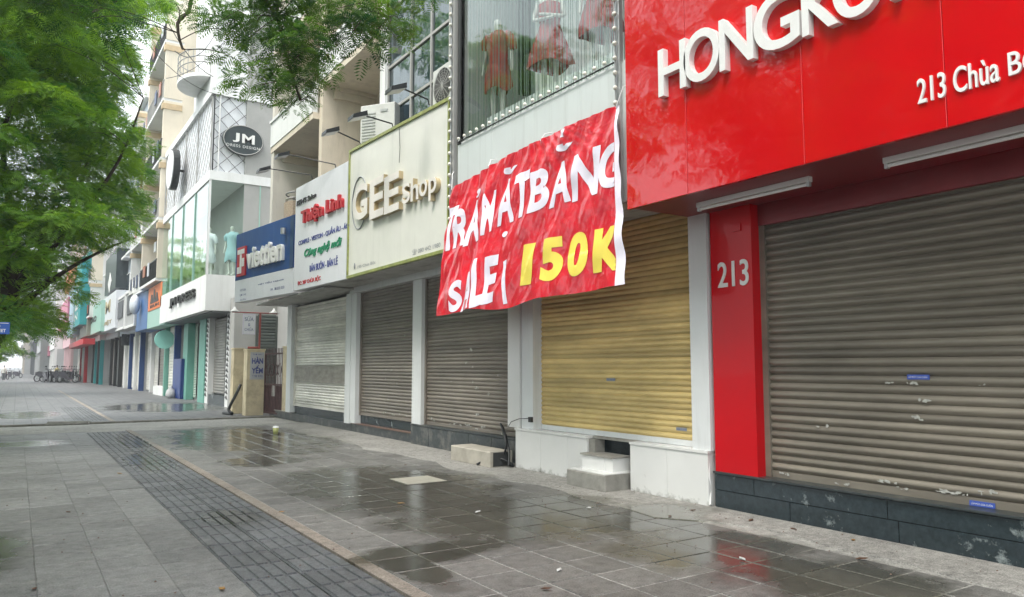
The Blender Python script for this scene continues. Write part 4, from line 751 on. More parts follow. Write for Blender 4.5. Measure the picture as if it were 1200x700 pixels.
for k in range(4):
    a = JY+.06+k*(JL-.1)/4; MB().box(JX+.04,JX+.06,a+.02,a+(JL-.1)/4-.02,zg0,zg1).build('pane', G_show, jm); MB().box(JX,JX+.09,a-.03,a+.02,zg0,zg1).build('mullion', M_mint, jm)
for k in range(2): MB().box(JX+.1+k*1.9,JX+.1+(k+1)*1.9-.04,JY+.03,JY+.05,zg0,zg1).build('pane', G_show, jm)
MB().box(JX,JX+.09,JY-.0,JY+.09,zg0,zg1).build('corner_post', M_wwall, jm); MB().box(JX+1.97,JX+2.01,JY+.0,JY+.06,zg0,zg1).build('mullion', M_mint, jm)
for k, (x, y) in enumerate([(6.35,32.3),(7.05,31.45)]):
    mannequin(x, y, z_s1+.05, R(-50), 2, ['white mannequin in a pale dress at the corner of the glass showroom', 'mannequin in a pale teal dress behind the showroom side glass'][k], M_tdress if k else M_signw, h=1.22)
for k in range(5): mannequin(6.6, 34+k*1.35, z_s1+.05, R(-90), 0, 'mannequin in a long olive coat in the showroom street window, %s from the corner' % ['first','second','third','fourth','fifth'][k], plain('olive_cloth', (.24,.26,.16)), 'olive-coated mannequins', h=1.3)
# lattice box
MB().box(JX+.12,14,JY+.1,JY+JL,z_l0+.25,z_l1).build('lattice_back', mat('pale_panel', (.78,.80,.83), .5, amt=.08), jm); MB().box(JX-.03,14,JY-.03,JY+JL,z_l1,z_l1+.3).build('cornice', M_wwall, jm)
def lattice(F_, W, z0, z1, p, r=.014, d=.02):
    mb = MB(); H = z1-z0; n = int((W+H)/p)+1
    for k in range(-int(H/p)-1, n):
        for sg in (1, -1):
            s0 = k*p if sg == 1 else W-k*p; pts = []
            a0, t0 = s0, 0; a1, t1 = s0+sg*H, H
            # clip to [0,W]
            def cl(a, t, b_, u):
                for lim in (0, W):
                    if (a < lim < b_) or (b_ < lim < a): pass
                return a, t
            ts_ = [0, 1]; da = a1-a0
            lo_, hi_ = 0.0, 1.0
            for lim, sgn in ((0, 1), (W, -1)):
                v0 = sgn*(a0-lim); v1 = sgn*(a1-lim)
                if v0 < 0 and v1 < 0: lo_ = 2; break
                if v0 < 0: lo_ = max(lo_, v0/(v0-v1))
                elif v1 < 0: hi_ = min(hi_, v0/(v0-v1))
            if lo_ < hi_-.01: mb.tube([F_.p(a0+da*lo_, z0+H*lo_, d), F_.p(a0+da*hi_, z0+H*hi_, d)], r, 4, caps=False)
    return mb
FJ = Face((JX+.1,JY+.05,0), ux=(1,0,0)); FJs = Face((JX+.08,JY+JL-.05,0), ux=(0,-1,0)); zt0 = z_l0+.27
lattice(FJ, 4.2, zt0, z_l1, .62, .012).build('side_lattice', M_black, jm, kind='stuff'); lattice(FJs, JL-.2, zt0, z_l1, .62, .010).build('front_lattice', M_grey, jm, kind='stuff')
for a in (.0, .22): MB().tube([FJ.p(a, zt0, .03), FJ.p(a, z_l1, .03)], .03, 6).build('post', M_wwall if a else M_black, jm)
for k in range(5): MB().tube([FJs.p(k*(JL-.2)/4, zt0, .03), FJs.p(k*(JL-.2)/4, z_l1, .03)], .03, 6).build('post', M_grey, jm)
# oval sign
cs = FJ.hit(285,165,.12); ov = thing('oval_sign', 'dark oval sign reading JM on the side of the lattice box', 'sign', tuple(FJ.p(cs[0], cs[1], 0)))
a_ = FJ.hit(261,165,.12)[0]; b_ = FJ.hit(309,165,.12)[0]; rw = (b_-a_)/2; rh = .62; M_ovl = mat('charcoal_sign', (.035,.05,.055), .4, amt=.15)
MB().prism([FJ.p(cs[0]+rw*math.cos(t), cs[1]+rh*math.sin(t), .05) for t in [2*math.pi*k/36 for k in range(36)]], FJ.n*.12).build('plate', M_ovl, ov)
MB().tube([FJ.p(cs[0]+rw*.96*math.cos(t), cs[1]+rh*.96*math.sin(t), .175) for t in [2*math.pi*k/36 for k in range(37)]], .02, 5, caps=False).build('rim', M_grey, ov)
text(FJ, 'J', cs[0]-.42, cs[0]-.16, cs[1]-.12, cs[1]+.26, .172, depth=.02, bold=.03).build('letter', M_letter, ov); text(FJ, 'M', cs[0]-.06, cs[0]+.44, cs[1]-.12, cs[1]+.26, .172, depth=.02, bold=.03).build('letter', M_letter, ov); text(FJ, 'DRESS DESIGN', cs[0]-.65, cs[0]+.65, cs[1]-.32, cs[1]-.21, .172, depth=.005, bold=.0, spc=1.2).build('tagline', M_letter, ov)
# round projecting sign
rp = thing('round_sign', 'round white projecting sign with a black rim on the street side of the lattice box', 'sign', (5.5, 37.3, (z_l0+z_l1)/2-.1))
yc = 37.3; zc = onx(208,186,5.45).z; FRd = Face((5.42,yc,0), ux=(1,0,0))
MB().prism([(5.5,yc+.95*math.cos(t),zc+.95*math.sin(t)) for t in [2*math.pi*k/32 for k in range(32)]], (.28,0,0)).build('drum', M_black, rp)
MB().prism([(5.46,yc+.88*math.cos(t),zc+.88*math.sin(t)) for t in [2*math.pi*k/32 for k in range(32)]], (.039,0,0)).build('disc_face', M_ink_w, rp)
MB().tube([(5.78,yc,zc),(6.1,yc,zc)], .06, 8).build('bracket', M_black, rp)
# JM street sign letters
FJt = SX(JX+.0); js = thing('shop_lettering', 'black letters JM DRESS on the white fascia under the glass showroom', 'sign', (JX, 37, 5))
tpx(FJt, 'JM DRESS', (200,362), (229.5,338), d=.0, depth=.08, bold=.03).build('lettering', M_ink_k, js)
# ground floor of JM
gfx = 7.2; FJg = SX(gfx)
def yat(px, X=gfx): return onx(px, 440, X).y
def shut_simple(par, X, ya, yb, z0, z1, m, p=.12):
    F_ = SX(X); mb = MB(); n = int((z1-z0)/p); prof = [(0,0),(.25,.8),(.5,1),(.75,.8),(1,0)]
    for k in range(n):
        vs = []
        for s in (-yb, -ya): vs += [F_.p(s, z0+(k+t)*p, .02*d) for t, d in prof]
        mb.add(vs, [(i, 5+i, 6+i, i+1) for i in range(4)], True)
    return mb.build('shutter', m, par)
def col(par, X, pxa, pxb, m, z1, d=.35, name='pillar', z0=0): ya, yb = yat(pxb, X), yat(pxa, X); MB().box(X,X+d,ya,yb,z0,z1).build(name, m, par)
ztop = z_s0-.06
MB().box(7.05,7.5,JY+.1,yat(241.5),0,.42).build('granite_base', M_granite, jm)
def ornate(par, X, pxa, pxb):
    col(par, X, pxa, pxb, M_wwall, ztop, .3); ya, yb = yat(pxb, X), yat(pxa, X); mb = MB(); n = 16
    for k in range(n): z = .3+k*(ztop-.3)/n; mb.prism([(X-.02,(ya+yb)/2-(yb-ya)*.35,z),(X-.02,(ya+yb)/2+(yb-ya)*.35,z+.06),(X-.02,(ya+yb)/2,z+(ztop-.3)/n*.8)], (.018,0,0))
    mb.build('ornament', M_ink_k, par, kind='stuff')
ornate(jm, 7.0, 264, 268); ornate(jm, 7.0, 239.5, 243.5); col(jm, 7.05, 268.2, 275, M_ovl, ztop); shut_simple(jm, 7.25, yat(262), yat(244.5), .45, ztop, slatm('slat_grey', (.36,.35,.32))); shut_simple(jm, 7.3, yat(274), yat(276), .45, ztop, M_slat_d)
col(jm, 6.95, 232, 239, M_mintd, ztop); shut_simple(jm, 7.3, yat(230.5,7.3), yat(220,7.3), .1, ztop, mat('slat_sage', (.42,.50,.43), .4, amt=.15)); col(jm, 6.95, 213.5, 218.5, M_mintd, ztop)

# ================================================================ FAR ROW
def leafmat(name, c, c2):
    m = bpy.data.materials.new(name); m.use_nodes = True; nt = m.node_tree; N, L = nt.nodes, nt.links; N.clear(); o = N.new('ShaderNodeOutputMaterial')
    at = N.new('ShaderNodeAttribute'); at.attribute_name = 'tone'; mx = N.new('ShaderNodeMix'); mx.data_type = 'RGBA'; mx.inputs[6].default_value = (*c, 1); mx.inputs[7].default_value = (*c2, 1); L.new(at.outputs['Fac'], mx.inputs[0])
    d = N.new('ShaderNodeBsdfPrincipled'); d.inputs['Roughness'].default_value = .45; d.inputs['Specular IOR Level'].default_value = .35; t = N.new('ShaderNodeBsdfTranslucent'); L.new(mx.outputs[2], d.inputs['Base Color'])
    h = N.new('ShaderNodeHueSaturation'); h.inputs['Value'].default_value = 1.7; h.inputs['Saturation'].default_value = 1.15; h.inputs['Hue'].default_value = .485; L.new(mx.outputs[2], h.inputs['Color']); L.new(h.outputs[0], t.inputs[0])
    ms = N.new('ShaderNodeMixShader'); ms.inputs[0].default_value = .42; L.new(d.outputs[0], ms.inputs[1]); L.new(t.outputs[0], ms.inputs[2]); L.new(ms.outputs[0], o.inputs[0]); return m
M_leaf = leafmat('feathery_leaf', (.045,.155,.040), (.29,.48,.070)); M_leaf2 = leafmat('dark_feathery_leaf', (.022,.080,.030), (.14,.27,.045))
M_far = {n: mat('far_'+n, c, .75, amt=.12, scale=.5, dirt=tuple(x*.6 for x in c), dirt_amt=.5, dirt_scale=.6, dirt_stretch=(3,3,.4)) for n, c in dict(cream=(.78,.71,.58), white=(.74,.74,.72), grey=(.45,.46,.46), blue=(.36,.44,.55), pink=(.62,.42,.44), dark=(.10,.11,.12), beige=(.60,.55,.48)).items()}
def arch(mb, F_, s, z, w, h, d0, d1, n=8):
    pts = [F_.p(s-w/2, z, d0), F_.p(s+w/2, z, d0)]+[F_.p(s+w/2*math.cos(t), z+h-w/2+w/2*math.sin(t), d0) for t in [math.pi*k/n for k in range(n+1)]]
    mb.prism(pts, F_.n*(d1-d0))
def far_house(lab, X, Y0, Y1, top, wallm, style, zb=4.3, fh=3.2, slat=M_slat_c, pilm=None, name='shophouse'):
    b_ = thing(name, lab, 'building', (X+1, (Y0+Y1)/2, 0)); W = Y1-Y0; F_ = Face((X, Y1, 0), ux=(0,-1,0))
    MB().box(X+.4,X+8,Y0,Y1-.01,0,zb-.3).build('ground_floor', M_far['grey'], b_); MB().box(X,X+8,Y0,Y1-.01,zb-.299,top).build('wall', wallm, b_)
    nb = max(2, int(round(W/3))); bw = W/nb
    for k in range(nb):
        o_ = shut_simple(b_, X+.32, Y0+k*bw+.25, Y0+(k+1)*bw-.25, .1, zb-.5, slat if isinstance(slat, bpy.types.Material) else slat[k%len(slat)], p=.16)
        MB().box(X+.1,X+.42,Y0+k*bw-.12 if k else Y0+.0,Y0+k*bw+.2,0,zb-.3).build('pillar', (pilm[k%len(pilm)] if pilm else wallm), b_)
    z = zb+1.9; fl = 0
    while z+fh < top+.1:
        if style in (0, 2):
            MB().box(X-.95,X+.02,Y0+.05,Y1-.1,z-.15,z).build('balcony_slab', M_wwall, b_)
            rl = MB(); rl.box(X-.95,X-.90,Y0+.05,Y1-.1,z+.95,z+1.0); n = int(W/.16)
            for k in range(n+1): y = Y0+.07+(W-.25)*k/n; rl.box(X-.94,X-.915,y,y+.025,z,z+.95)
            if style == 0: rl.build('railing', M_black if fl % 2 == 0 else M_grey, b_, kind='stuff')
            else: MB().box(X-.96,X-.86,Y0+.05,Y1-.1,z+.001,z+.85).build('parapet', wallm, b_)
            for yy in (Y0+.02, Y1-.3): MB().box(X-.9,X-.001,yy,yy+.26,z+.001,z+fh-.152).build('column', M_far['cream'] if fl%2 else wallm, b_); MB().box(X-.98,X-.001,yy-.05,yy+.31,z+fh-.6,z+fh-.3).build('capital', mat('ochre_capital', (.62,.48,.30), .7, amt=.2), b_)
        if style in (0, 2):
            for q in range(int(W/1.6)):
                if random.random() < .6: y = Y0+.6+q*1.5; hh = random.uniform(.5,1.0); MB().box(X-1.02,X-.985,y,y+random.uniform(.4,.8),z+1.0-hh,z+1.02).build('hanging_cloth', random.choice(M_cloth), b_)
            if random.random() < .7: y = random.uniform(Y0+1, Y1-2); MB().box(X-.5,X-.15,y,y+.8,z+1.9,z+2.45).build('wall_unit', M_alu, b_)
            for q in range(3): y = Y0+.8+q*W/3.2; mb = MB(); [mb.ell((X-.7+random.uniform(-.12,.12), y+random.uniform(-.3,.3), z+.35+random.random()*.5), .16,.2,.16,6,4) for _ in range(6)]; mb.build('pot_plant', M_leaf2, b_, kind='stuff')
        nw = max(2, int(W/2.6))
        for k in range(nw):
            s = W/nw*(k+.5); mb = MB(); ww = W/nw*.62
            if style == 2 or (style == 0 and fl % 2): arch(mb, F_, s, z+.1, ww+.2, 2.6, 0, .06); wn = mb.build('window', M_wwall, b_); mb = MB(); arch(mb, F_, s, z+.15, ww, 2.42, .061, .075); mb.build('pane', G_win if False else M_far['dark'], wn)
            else:
                wn = MB().fbox(F_, s-ww/2-.08, s+ww/2+.08, z+.5, z+2.4, 0, .06).build('window', M_wwall, b_)
                for q in range(2): MB().fbox(F_, s-ww/2+q*ww/2+.03, s-ww/2+(q+1)*ww/2-.03, z+.56, z+2.34, .061, .07).build('pane', M_paned, wn)
                if style == 1: MB().fbox(F_, s-ww/2-.3, s+ww/2+.3, z+.25, z+.4, 0, .5).build('ledge', M_wwall, wn)
        z += fh; fl += 1
    MB().box(X-.3,X+8,Y0+.002,Y1-.012,top,top+.35).build('cornice', M_wwall, b_); return b_
M_paned = mat('dark_reflecting_pane', (.05,.07,.085), .08, amt=.3, scale=1, spec=.9)
# side pier of the boutique's upper tower with window and curved balcony
MB().box(JX+.12,14,JY+.05,JY+4.6,z_l1+.301,z_l1+9).build('tower', M_wwall, jm)
Ft = Face((JX+.12,JY+.05,0), ux=(1,0,0)); a, c = Ft.hit(279,62), Ft.hit(293,37); wn = MB().fbox(Ft, a[0], c[0], a[1], c[1], 0, .06).build('window', M_wwall, jm); MB().fbox(Ft, a[0]+.08, (a[0]+c[0])/2-.02, a[1]+.1, c[1]-.1, .061, .07).build('pane', M_paned, wn); MB().fbox(Ft, (a[0]+c[0])/2+.02, c[0]-.08, a[1]+.1, c[1]-.1, .061, .07).build('pane', M_paned, wn)
mb = MB(); rb = MB(); n = 14; zz = z_l1+1.1
ring = [(JX+.1-1.0*math.sin(t), JY+2.6-1.5*math.cos(t)) for t in [math.pi*k/n for k in range(n+1)]]
mb.prism([(x, y, zz) for x, y in ring], (0,0,.15)); mb.build('round_balcony', M_wwall, jm)
for h_ in (.45,.7,1.0): rb.tube([(x, y, zz+.15+h_) for x, y in ring], .025, 5)
for x, y in ring: rb.tube([(x, y, zz+.15), (x, y, zz+1.15)], .015, 4)
rb.build('balcony_railing', M_grey, jm, kind='stuff')
M_cloth = [plain('cloth_'+n, c) for n, c in dict(navy=(.05,.07,.14), rust=(.35,.12,.06), pale=(.6,.62,.66)).items()]
rows = [
 ('cream arcaded house with dark balcony railings directly beyond the white boutique', 6.7, JY+JL+.05, 48.6, 23, M_far['cream'], 0, [M_slat_c, M_slat_b], [M_navy, M_mintd, M_navy]),
 ('white arched house between the cream arcaded one and the grey-blue clad one', 6.9, 48.7, 55.4, 21, M_far['white'], 2, [M_slat_c, M_slat_c], [M_black, M_wwall]),
 ('grey-blue clad narrow building behind the black diamond-marked sign', 6.7, 55.5, 67, 20, M_grayblue, 1, [M_slat_c], [M_navy, M_wwall]),
 ('dark-fronted building with the white framed sign in gold lettering', 6.6, 67.1, 77, 18, M_far['grey'], 1, [M_slat_d, M_slat_b], [M_black]),
 ('pale building above the small mint sign', 6.1, 77.1, 88, 17, M_far['white'], 0, [M_slat_b, M_slat_b], [M_teal, M_black]),
 ('beige building behind the teal vertical banner', 5.6, 88.1, 101, 18, M_far['beige'], 2, [M_slat_c, M_slat_d], [M_ink_r, M_wwall]),
 ('pink-fronted building beyond the teal banner', 5.0, 101.1, 118, 16, M_far['pink'], 1, [M_slat_c, M_slat_d], None),
 ('plain white building far down the row', 4.0, 118.1, 140, 15, M_far['white'], 1, [M_slat_d, M_slat_c], None),
 ('grey building near the far end of the row', 3.0, 140.1, 172, 14, M_far['grey'], 1, [M_slat_c, M_slat_d], None),
 ('dark narrow building where the row fades out', 2.4, 172.1, 205, 15, M_far['dark'], 1, [M_slat_d, M_slat_b], None),
 ('last pale building where the row fades out', 1.0, 205.1, 250, 15, M_far['beige'], 1, [M_slat_c], None)]
for lab, X, y0, y1, top, wm, st, sl, pm in rows: far_house(lab, X, y0, y1, top, wm, st, slat=sl, pilm=pm)
far_house('tall pale building closing the end of the street, leftmost', -16, 262, 300, 19, M_far['beige'], 1, name='office_block'); far_house('low grey building closing the end of the street, right of the tall pale one', -30, 215, 248, 12, M_far['blue'], 1, name='office_block')
# signs on the far row
def farsign(lab, X, px0, px1, yb, yt, m, words=(), fm=None, name='shop_sign', dep=.3, extra=None):
    F_ = SX(X); a = F_.hit(px0, yb[0]); c = F_.hit(px1, yb[1]); z0 = (a[1]+c[1])/2; z1 = (F_.hit(px0, yt[0])[1]+F_.hit(px1, yt[1])[1])/2
    t = thing(name, lab, 'sign', tuple(F_.p((a[0]+c[0])/2, z0, 0)))
    MB().fbox(F_, a[0], c[0], z0, z1, -dep-.6, 0, bev=.02).build('panel', m, t)
    if fm:
        f_ = MB(); b_ = .16; f_.fbox(F_, a[0], c[0], z0, z0+b_, 0.001, .05); f_.fbox(F_, a[0], c[0], z1-b_, z1, 0.001, .05); f_.fbox(F_, a[0], a[0]+b_, z0+b_, z1-b_, 0.001, .05); f_.fbox(F_, c[0]-b_, c[0], z0+b_, z1-b_, 0.001, .05); f_.build('frame', fm, t)
    for (tx, u0, u1, v0, v1, im) in words: text(F_, tx, a[0]+(c[0]-a[0])*u0, a[0]+(c[0]-a[0])*u1, z0+(z1-z0)*v0, z0+(z1-z0)*v1, .006, depth=.03, bold=.02).build('lettering', im, t)
    if extra: extra(t, F_, a[0], c[0], z0, z1)
    return t
def fig(t, F_, a, c, z0, z1):
    W = c-a; H = z1-z0; MB().fbox(F_, a+.05*W, a+.82*W, z0+H*.42, z1-.05, .001, .03).build('orange_panel', M_orange, t)
    mb = MB(); 
    for k in range(3): mb.prism([F_.p(a+W*(.2+.16*k), z0+H*.58, .031), F_.p(a+W*(.36+.16*k), z0+H*.58, .031), F_.p(a+W*(.33+.14*k), z0+H*(.78+.1*(k==1)), .031), F_.p(a+W*(.25+.15*k), z0+H*(.8+.1*(k==1)), .031)], F_.n*.02)
    mb.build('figure_mark', M_ink_k, t); text(F_, 'ESUN', a+W*.2, a+W*.7, z0+H*.48, z0+H*.54, .031, depth=.02, bold=.02).build('lettering', M_ink_k, t)
farsign('mint green box sign with an orange panel next to the glass showroom', 6.05, 172, 192.5, (386,380), (345,322), M_mint, extra=fig, dep=.1)
def lan(t, F_, a, c, z0, z1):
    W = c-a; q = F_.p(a+.45*W, (z0+z1)/2+.3, .35); MB().ell(q, .3, .5, .6, 14, 10).build('white_lantern', mat('lantern_white', (.7,.74,.8), .5, amt=.1), t)
farsign('blue shop sign with a round white shape on it, beyond the mint sign', 6.1, 158.5, 171.5, (388,387), (343,337), mat('mid_blue', (.06,.16,.38), .5, amt=.15), extra=lan)
def sq(t, F_, a, c, z0, z1): W = c-a; MB().fbox(F_, a+.25*W, c-.2*W, z0+.35*(z1-z0), z1-.15*(z1-z0), .001, .06).build('photo_panel', M_far['dark'], t)
farsign('grey-white framed sign panel with a dark picture, right-hand of the pair', 6.0, 146, 157.5, (385,383), (345,336), M_far['grey'], fm=M_wwall, extra=sq)
farsign('grey-white framed sign panel, left-hand of the pair beside the gold-lettered sign', 6.0, 135.5, 145.5, (388,386), (352,346), M_far['grey'], fm=M_wwall, extra=sq)
farsign('white square sign with gold letters far along the row', 5.8, 118.5, 134, (389,386), (352,343), M_signw, [('M', .3,.65,.5,.85, M_gold), ('VIỆT', .15,.8,.14,.3, M_gold)])
farsign('mint square sign beyond the white one with gold letters', 5.5, 102.5, 117, (393,390), (363,355), M_mint, [('CAO', .2,.7,.4,.6, M_ink_k)])
farsign('small olive-grey sign beside the teal banner', 5.2, 93, 101.5, (397,394), (368,362), mat('olive_sign', (.20,.22,.18), .5), [('G', .4,.65,.35,.7, M_ink_w)])
def zen(t, F_, a, c, z0, z1):
    W = c-a; H = z1-z0
    for i, ch in enumerate('ZENA'):    # letters turned on their side, read upwards
        v, f = tgeo(ch, 0, .02); lo, hi = v.min(0), v.max(0); mb = MB()
        mb.add([F_.p(a+W*.72-(y-lo[1])/(hi[1]-lo[1])*W*.42, z0+H*(.08+.17*i)+(x-lo[0])/(hi[0]-lo[0])*H*.13, .02) for x, y, z in v], f).build('letter', M_letter, t)
farsign('tall teal vertical banner sign with white letters ZENA', 4.6, 85, 92.5, (384,382), (318,310), M_teal, extra=zen, name='vertical_sign', dep=.2)
farsign('pale blue panel left of the teal banner', 4.6, 78.5, 84.5, (395,393), (345,340), mat('pale_blue', (.45,.62,.75), .5), dep=.1)
farsign('pink box sign far down the row', 4.4, 66, 78, (388,385), (362,357), M_pink, [('HOA', .2,.8,.3,.6, M_ink_w)])
farsign('orange-red sign high above the pink one', 4.5, 76, 88, (338,334), (322,312), M_orange, [('Shop', .2,.8,.3,.6, M_ink_r)])
farsign('red awning board low over the far doors', 4.6, 81, 97, (407,406), (402,399), M_ink_r)
farsign('small pink board over the farthest doors', 3.9, 52, 56.5, (418,418), (408,407), M_pink)
def dm(t, F_, a, c, z0, z1):
    cx, cz, r = (a+c)/2, z0+.25*(z1-z0), (c-a)*.16; MB().prism([F_.p(cx-r,cz,.01),F_.p(cx,cz-r*.6,.01),F_.p(cx+r,cz,.01),F_.p(cx,cz+r*.6,.01)], F_.n*.03).build('diamond_mark', M_letter, t)
farsign('tall black sign with a white diamond mark above the gold-lettered sign', 5.9, 122.5, 135, (345,340), (305,297), M_ovl, extra=dm, name='vertical_sign')
FH = Face((5.2,62.5,0), ux=(1,0,0)); a, c = FH.hit(142,405), FH.hit(158,392); hb = thing('hanging_sign', 'small black hanging sign above the beige shutters', 'sign', tuple(FH.p((a[0]+c[0])/2, a[1], 0))); MB().fbox(FH, a[0], c[0], a[1], c[1], 0, .12).build('plate', M_ovl, hb); text(FH, 'O', a[0]+.35, c[0]-.45, a[1]+.3, c[1]-.2, .121, depth=.01).build('lettering', M_ink_bg, hb); MB().tube([FH.p(c[0]-.02,c[1]-.2,.06), FH.p(c[0]+1.5,c[1]-.2,.06)], .04, 6).build('bracket', M_black, hb)
gr = ony(193,398,44); gsg = thing('round_sign', 'round mint green projecting sign under the mint box sign', 'sign', tuple(gr)); MB().prism([(gr.x+.5*math.cos(t), 44, gr.z+.5*math.sin(t)) for t in [2*math.pi*k/28 for k in range(28)]], (0,.12,0)).build('disc', mat('mint_disc', (.30,.66,.58), .5, amt=.08), gsg); MB().tube([(gr.x+.48,44.06,gr.z),(7.1,44.06,gr.z)], .03, 6).build('bracket', M_black, gsg)
cb_ = thing('blue_cabinet', 'dark blue metal cabinet standing between the mint and navy pillars', 'cabinet', (6.85, yat(206,6.85), 0)); y0, y1 = yat(212,6.8), yat(203,6.8); MB().box(6.8,7.1,y0,y1,.02,2.0).build('body', mat('cabinet_blue', (.01,.035,.17), .4, amt=.2), cb_); MB().box(6.785,6.799,y0+.1,y1-.1,.2,1.9).build('door', mat('cabinet_door', (.012,.045,.2), .4, amt=.2), cb_)
bk = onz(200,467); bw_ = thing('rubbish_bag', 'knotted grey rubbish sack on the pavement by the navy column', 'rubbish', (bk.x, bk.y, 0)); MB().lathe([(0,0),(.22,.03),(.26,.2),(.2,.42),(.07,.55),(.10,.62),(0,.6)], (bk.x,bk.y,0), 12).build('sack', M_far['grey'], bw_)
st2 = MB().box(6.75,7.1,yat(192,6.8),yat(181,6.8),.0,.5).build('step_block', M_wwall, loc=(6.9,46,0)); st2['label'] = 'low white tiled step below the shutter left of the blue column'; st2['category'] = 'step'

# ================================================================ trees
def fronds(P, D, Ln, npair, wid=.30, tones=None, m=M_leaf, name='crown'):
    P = np.asarray(P, float); D = np.asarray(D, float); D /= np.linalg.norm(D, axis=1, keepdims=True)+1e-9; n = len(P); up = np.array([0,0,1.])
    side = np.cross(D, up); side /= np.linalg.norm(side, axis=1, keepdims=True)+1e-6
    roll = rng.normal(0, .5, (n,1)); nrm = np.cross(side, D); side = side*np.cos(roll)+nrm*np.sin(roll)
    Ln = np.asarray(Ln).reshape(-1,1); vs = []; tn = []
    for i in range(npair):
        t = (i+.6)/npair; c = P + D*(Ln*t) - up*(Ln*.38*t*t); tang = D - up*(.76*t); tang /= np.linalg.norm(tang, axis=1, keepdims=True)
        l = Ln*wid*math.sin(math.pi*(.18+.74*t)); hw = Ln/npair*.36
        for s in (-1, 1):
            dr = side*s*.93 + tang*.35 - up*.12; tip = c+dr*l; mid = c+dr*l*.5
            vs.append(np.stack([c, mid-tang*hw, tip, mid+tang*hw], axis=1))
            tn.append(np.repeat(tones if tones is not None else rng.random(n), 4))
    V = np.concatenate(vs, 0).reshape(-1, 3); T = np.concatenate(tn); nq = len(V)//4
    me = bpy.data.meshes.new(name); me.vertices.add(len(V)); me.vertices.foreach_set('co', V.astype(np.float32).ravel()); me.loops.add(len(V)); me.loops.foreach_set('vertex_index', np.arange(len(V), dtype=np.int32))
    me.polygons.add(nq); me.polygons.foreach_set('loop_start', np.arange(0, len(V), 4, dtype=np.int32)); me.update(calc_edges=True)
    at = me.attributes.new('tone', 'FLOAT', 'POINT'); at.data.foreach_set('value', T.astype(np.float32)); me.materials.append(m); return me
def clump_fronds(cl, per, Lr, spread=.9):
    P = []; D = []; T = []; L = []
    for (cx, cy, cz, r) in cl:
        k = int(per*r*r); v = rng.normal(0, 1, (k,3)); v /= np.linalg.norm(v, axis=1, keepdims=True); v[:,2] = np.where(v[:,2] < -.25, -v[:,2]*.6, v[:,2]); rr = rng.uniform(.55, 1.0, (k,1))**.6
        P.append(np.array([cx,cy,cz])+v*rr*np.array([r,r,r*.55])); d = v*np.array([1,1,.35])+rng.normal(0,.35,(k,3)); D.append(d); T.append(np.clip(rng.normal(.25,.18,k)+.35*np.clip(v[:,2],0,1)*0+rng.random()*.55-.1, 0, 1)); L.append(rng.uniform(*Lr, k))
    return np.concatenate(P), np.concatenate(D), np.concatenate(T), np.concatenate(L)
def inpoly(x, y, poly):
    c = False; n = len(poly); j = n-1
    for i in range(n):
        xi, yi = poly[i]; xj, yj = poly[j]
        if (yi > y) != (yj > y) and x < (xj-xi)*(y-yi)/(yj-yi)+xi: c = not c
        j = i
    return c
def limb(mb, pts, r0, r1, n=8):
    pp = smooth_pts([Vector(p) for p in pts], 4); k = len(pp); mb.tube(pp, [r0+(r1-r0)*i/(k-1) for i in range(k)], n)
def tree(lab, trunk, limbs, cl, per, Lr, npair, m, base, cat='tree', wid=.3, twigs=True, group='street trees along the kerb', lr=.07):
    t = thing('street_tree', lab, cat, base, group); mb = MB(); limb(mb, trunk, .26, .16, 12); to = mb.build('trunk', M_bark, t)
    lb = MB()
    for l in limbs: limb(lb, l, lr, .012, 7)
    ends = [q for l in limbs for q in smooth_pts([Vector(x) for x in l], 4)[4:]]
    if twigs:
        for c in cl:
            e = min(ends, key=lambda q: (Vector(q)-Vector(c[:3])).length); mid = (Vector(e)+Vector(c[:3]))/2+Vector((random.uniform(-.15,.15),random.uniform(-.15,.15),.12))*min(1,(Vector(e)-Vector(c[:3])).length); limb(lb, [e, mid, c[:3]], lr*.16, .004, 4)
    lb.build('branches', M_bark, t); P_, D_, T_, L_ = clump_fronds(cl, per, Lr); me = fronds(P_, D_, L_, npair, wid, T_, m)
    me.transform(Matrix.Translation(-Vector(base))); o = bpy.data.objects.new('crown', me); C.objects.link(o); o.parent = t; o['kind'] = 'stuff'; return t
polyA = [(-120,-80),(190,-80),(205,-10),(150,20),(150,45),(128,70),(135,100),(118,120),(132,155),(142,190),(148,225),(145,250),(138,268),(118,268),(98,288),(78,308),(66,338),(52,368),(22,398),(-40,415),(-150,410)]
cl = []
tries = 0
while len(cl) < 185 and tries < 4000:
    tries += 1; px, py = random.uniform(-130, 190), random.uniform(-90, 405)
    if not inpoly(px, py, polyA): continue
    Y = random.uniform(16.5, 25); p = ony(px, py, Y)
    if all((Vector(c[:3])-p).length > .62 for c in cl): cl.append((p.x, p.y, p.z, random.uniform(.6,1.05)))
for k in range(60):   # the part of the crown outside the frame
    a = random.uniform(0, 6.28); r = random.uniform(1, 5); cl.append((-3.4+r*math.cos(a), 21.5+r*math.sin(a), random.uniform(7.2, 10.5), 1.1))
A0 = (-1.25,19.5,0)
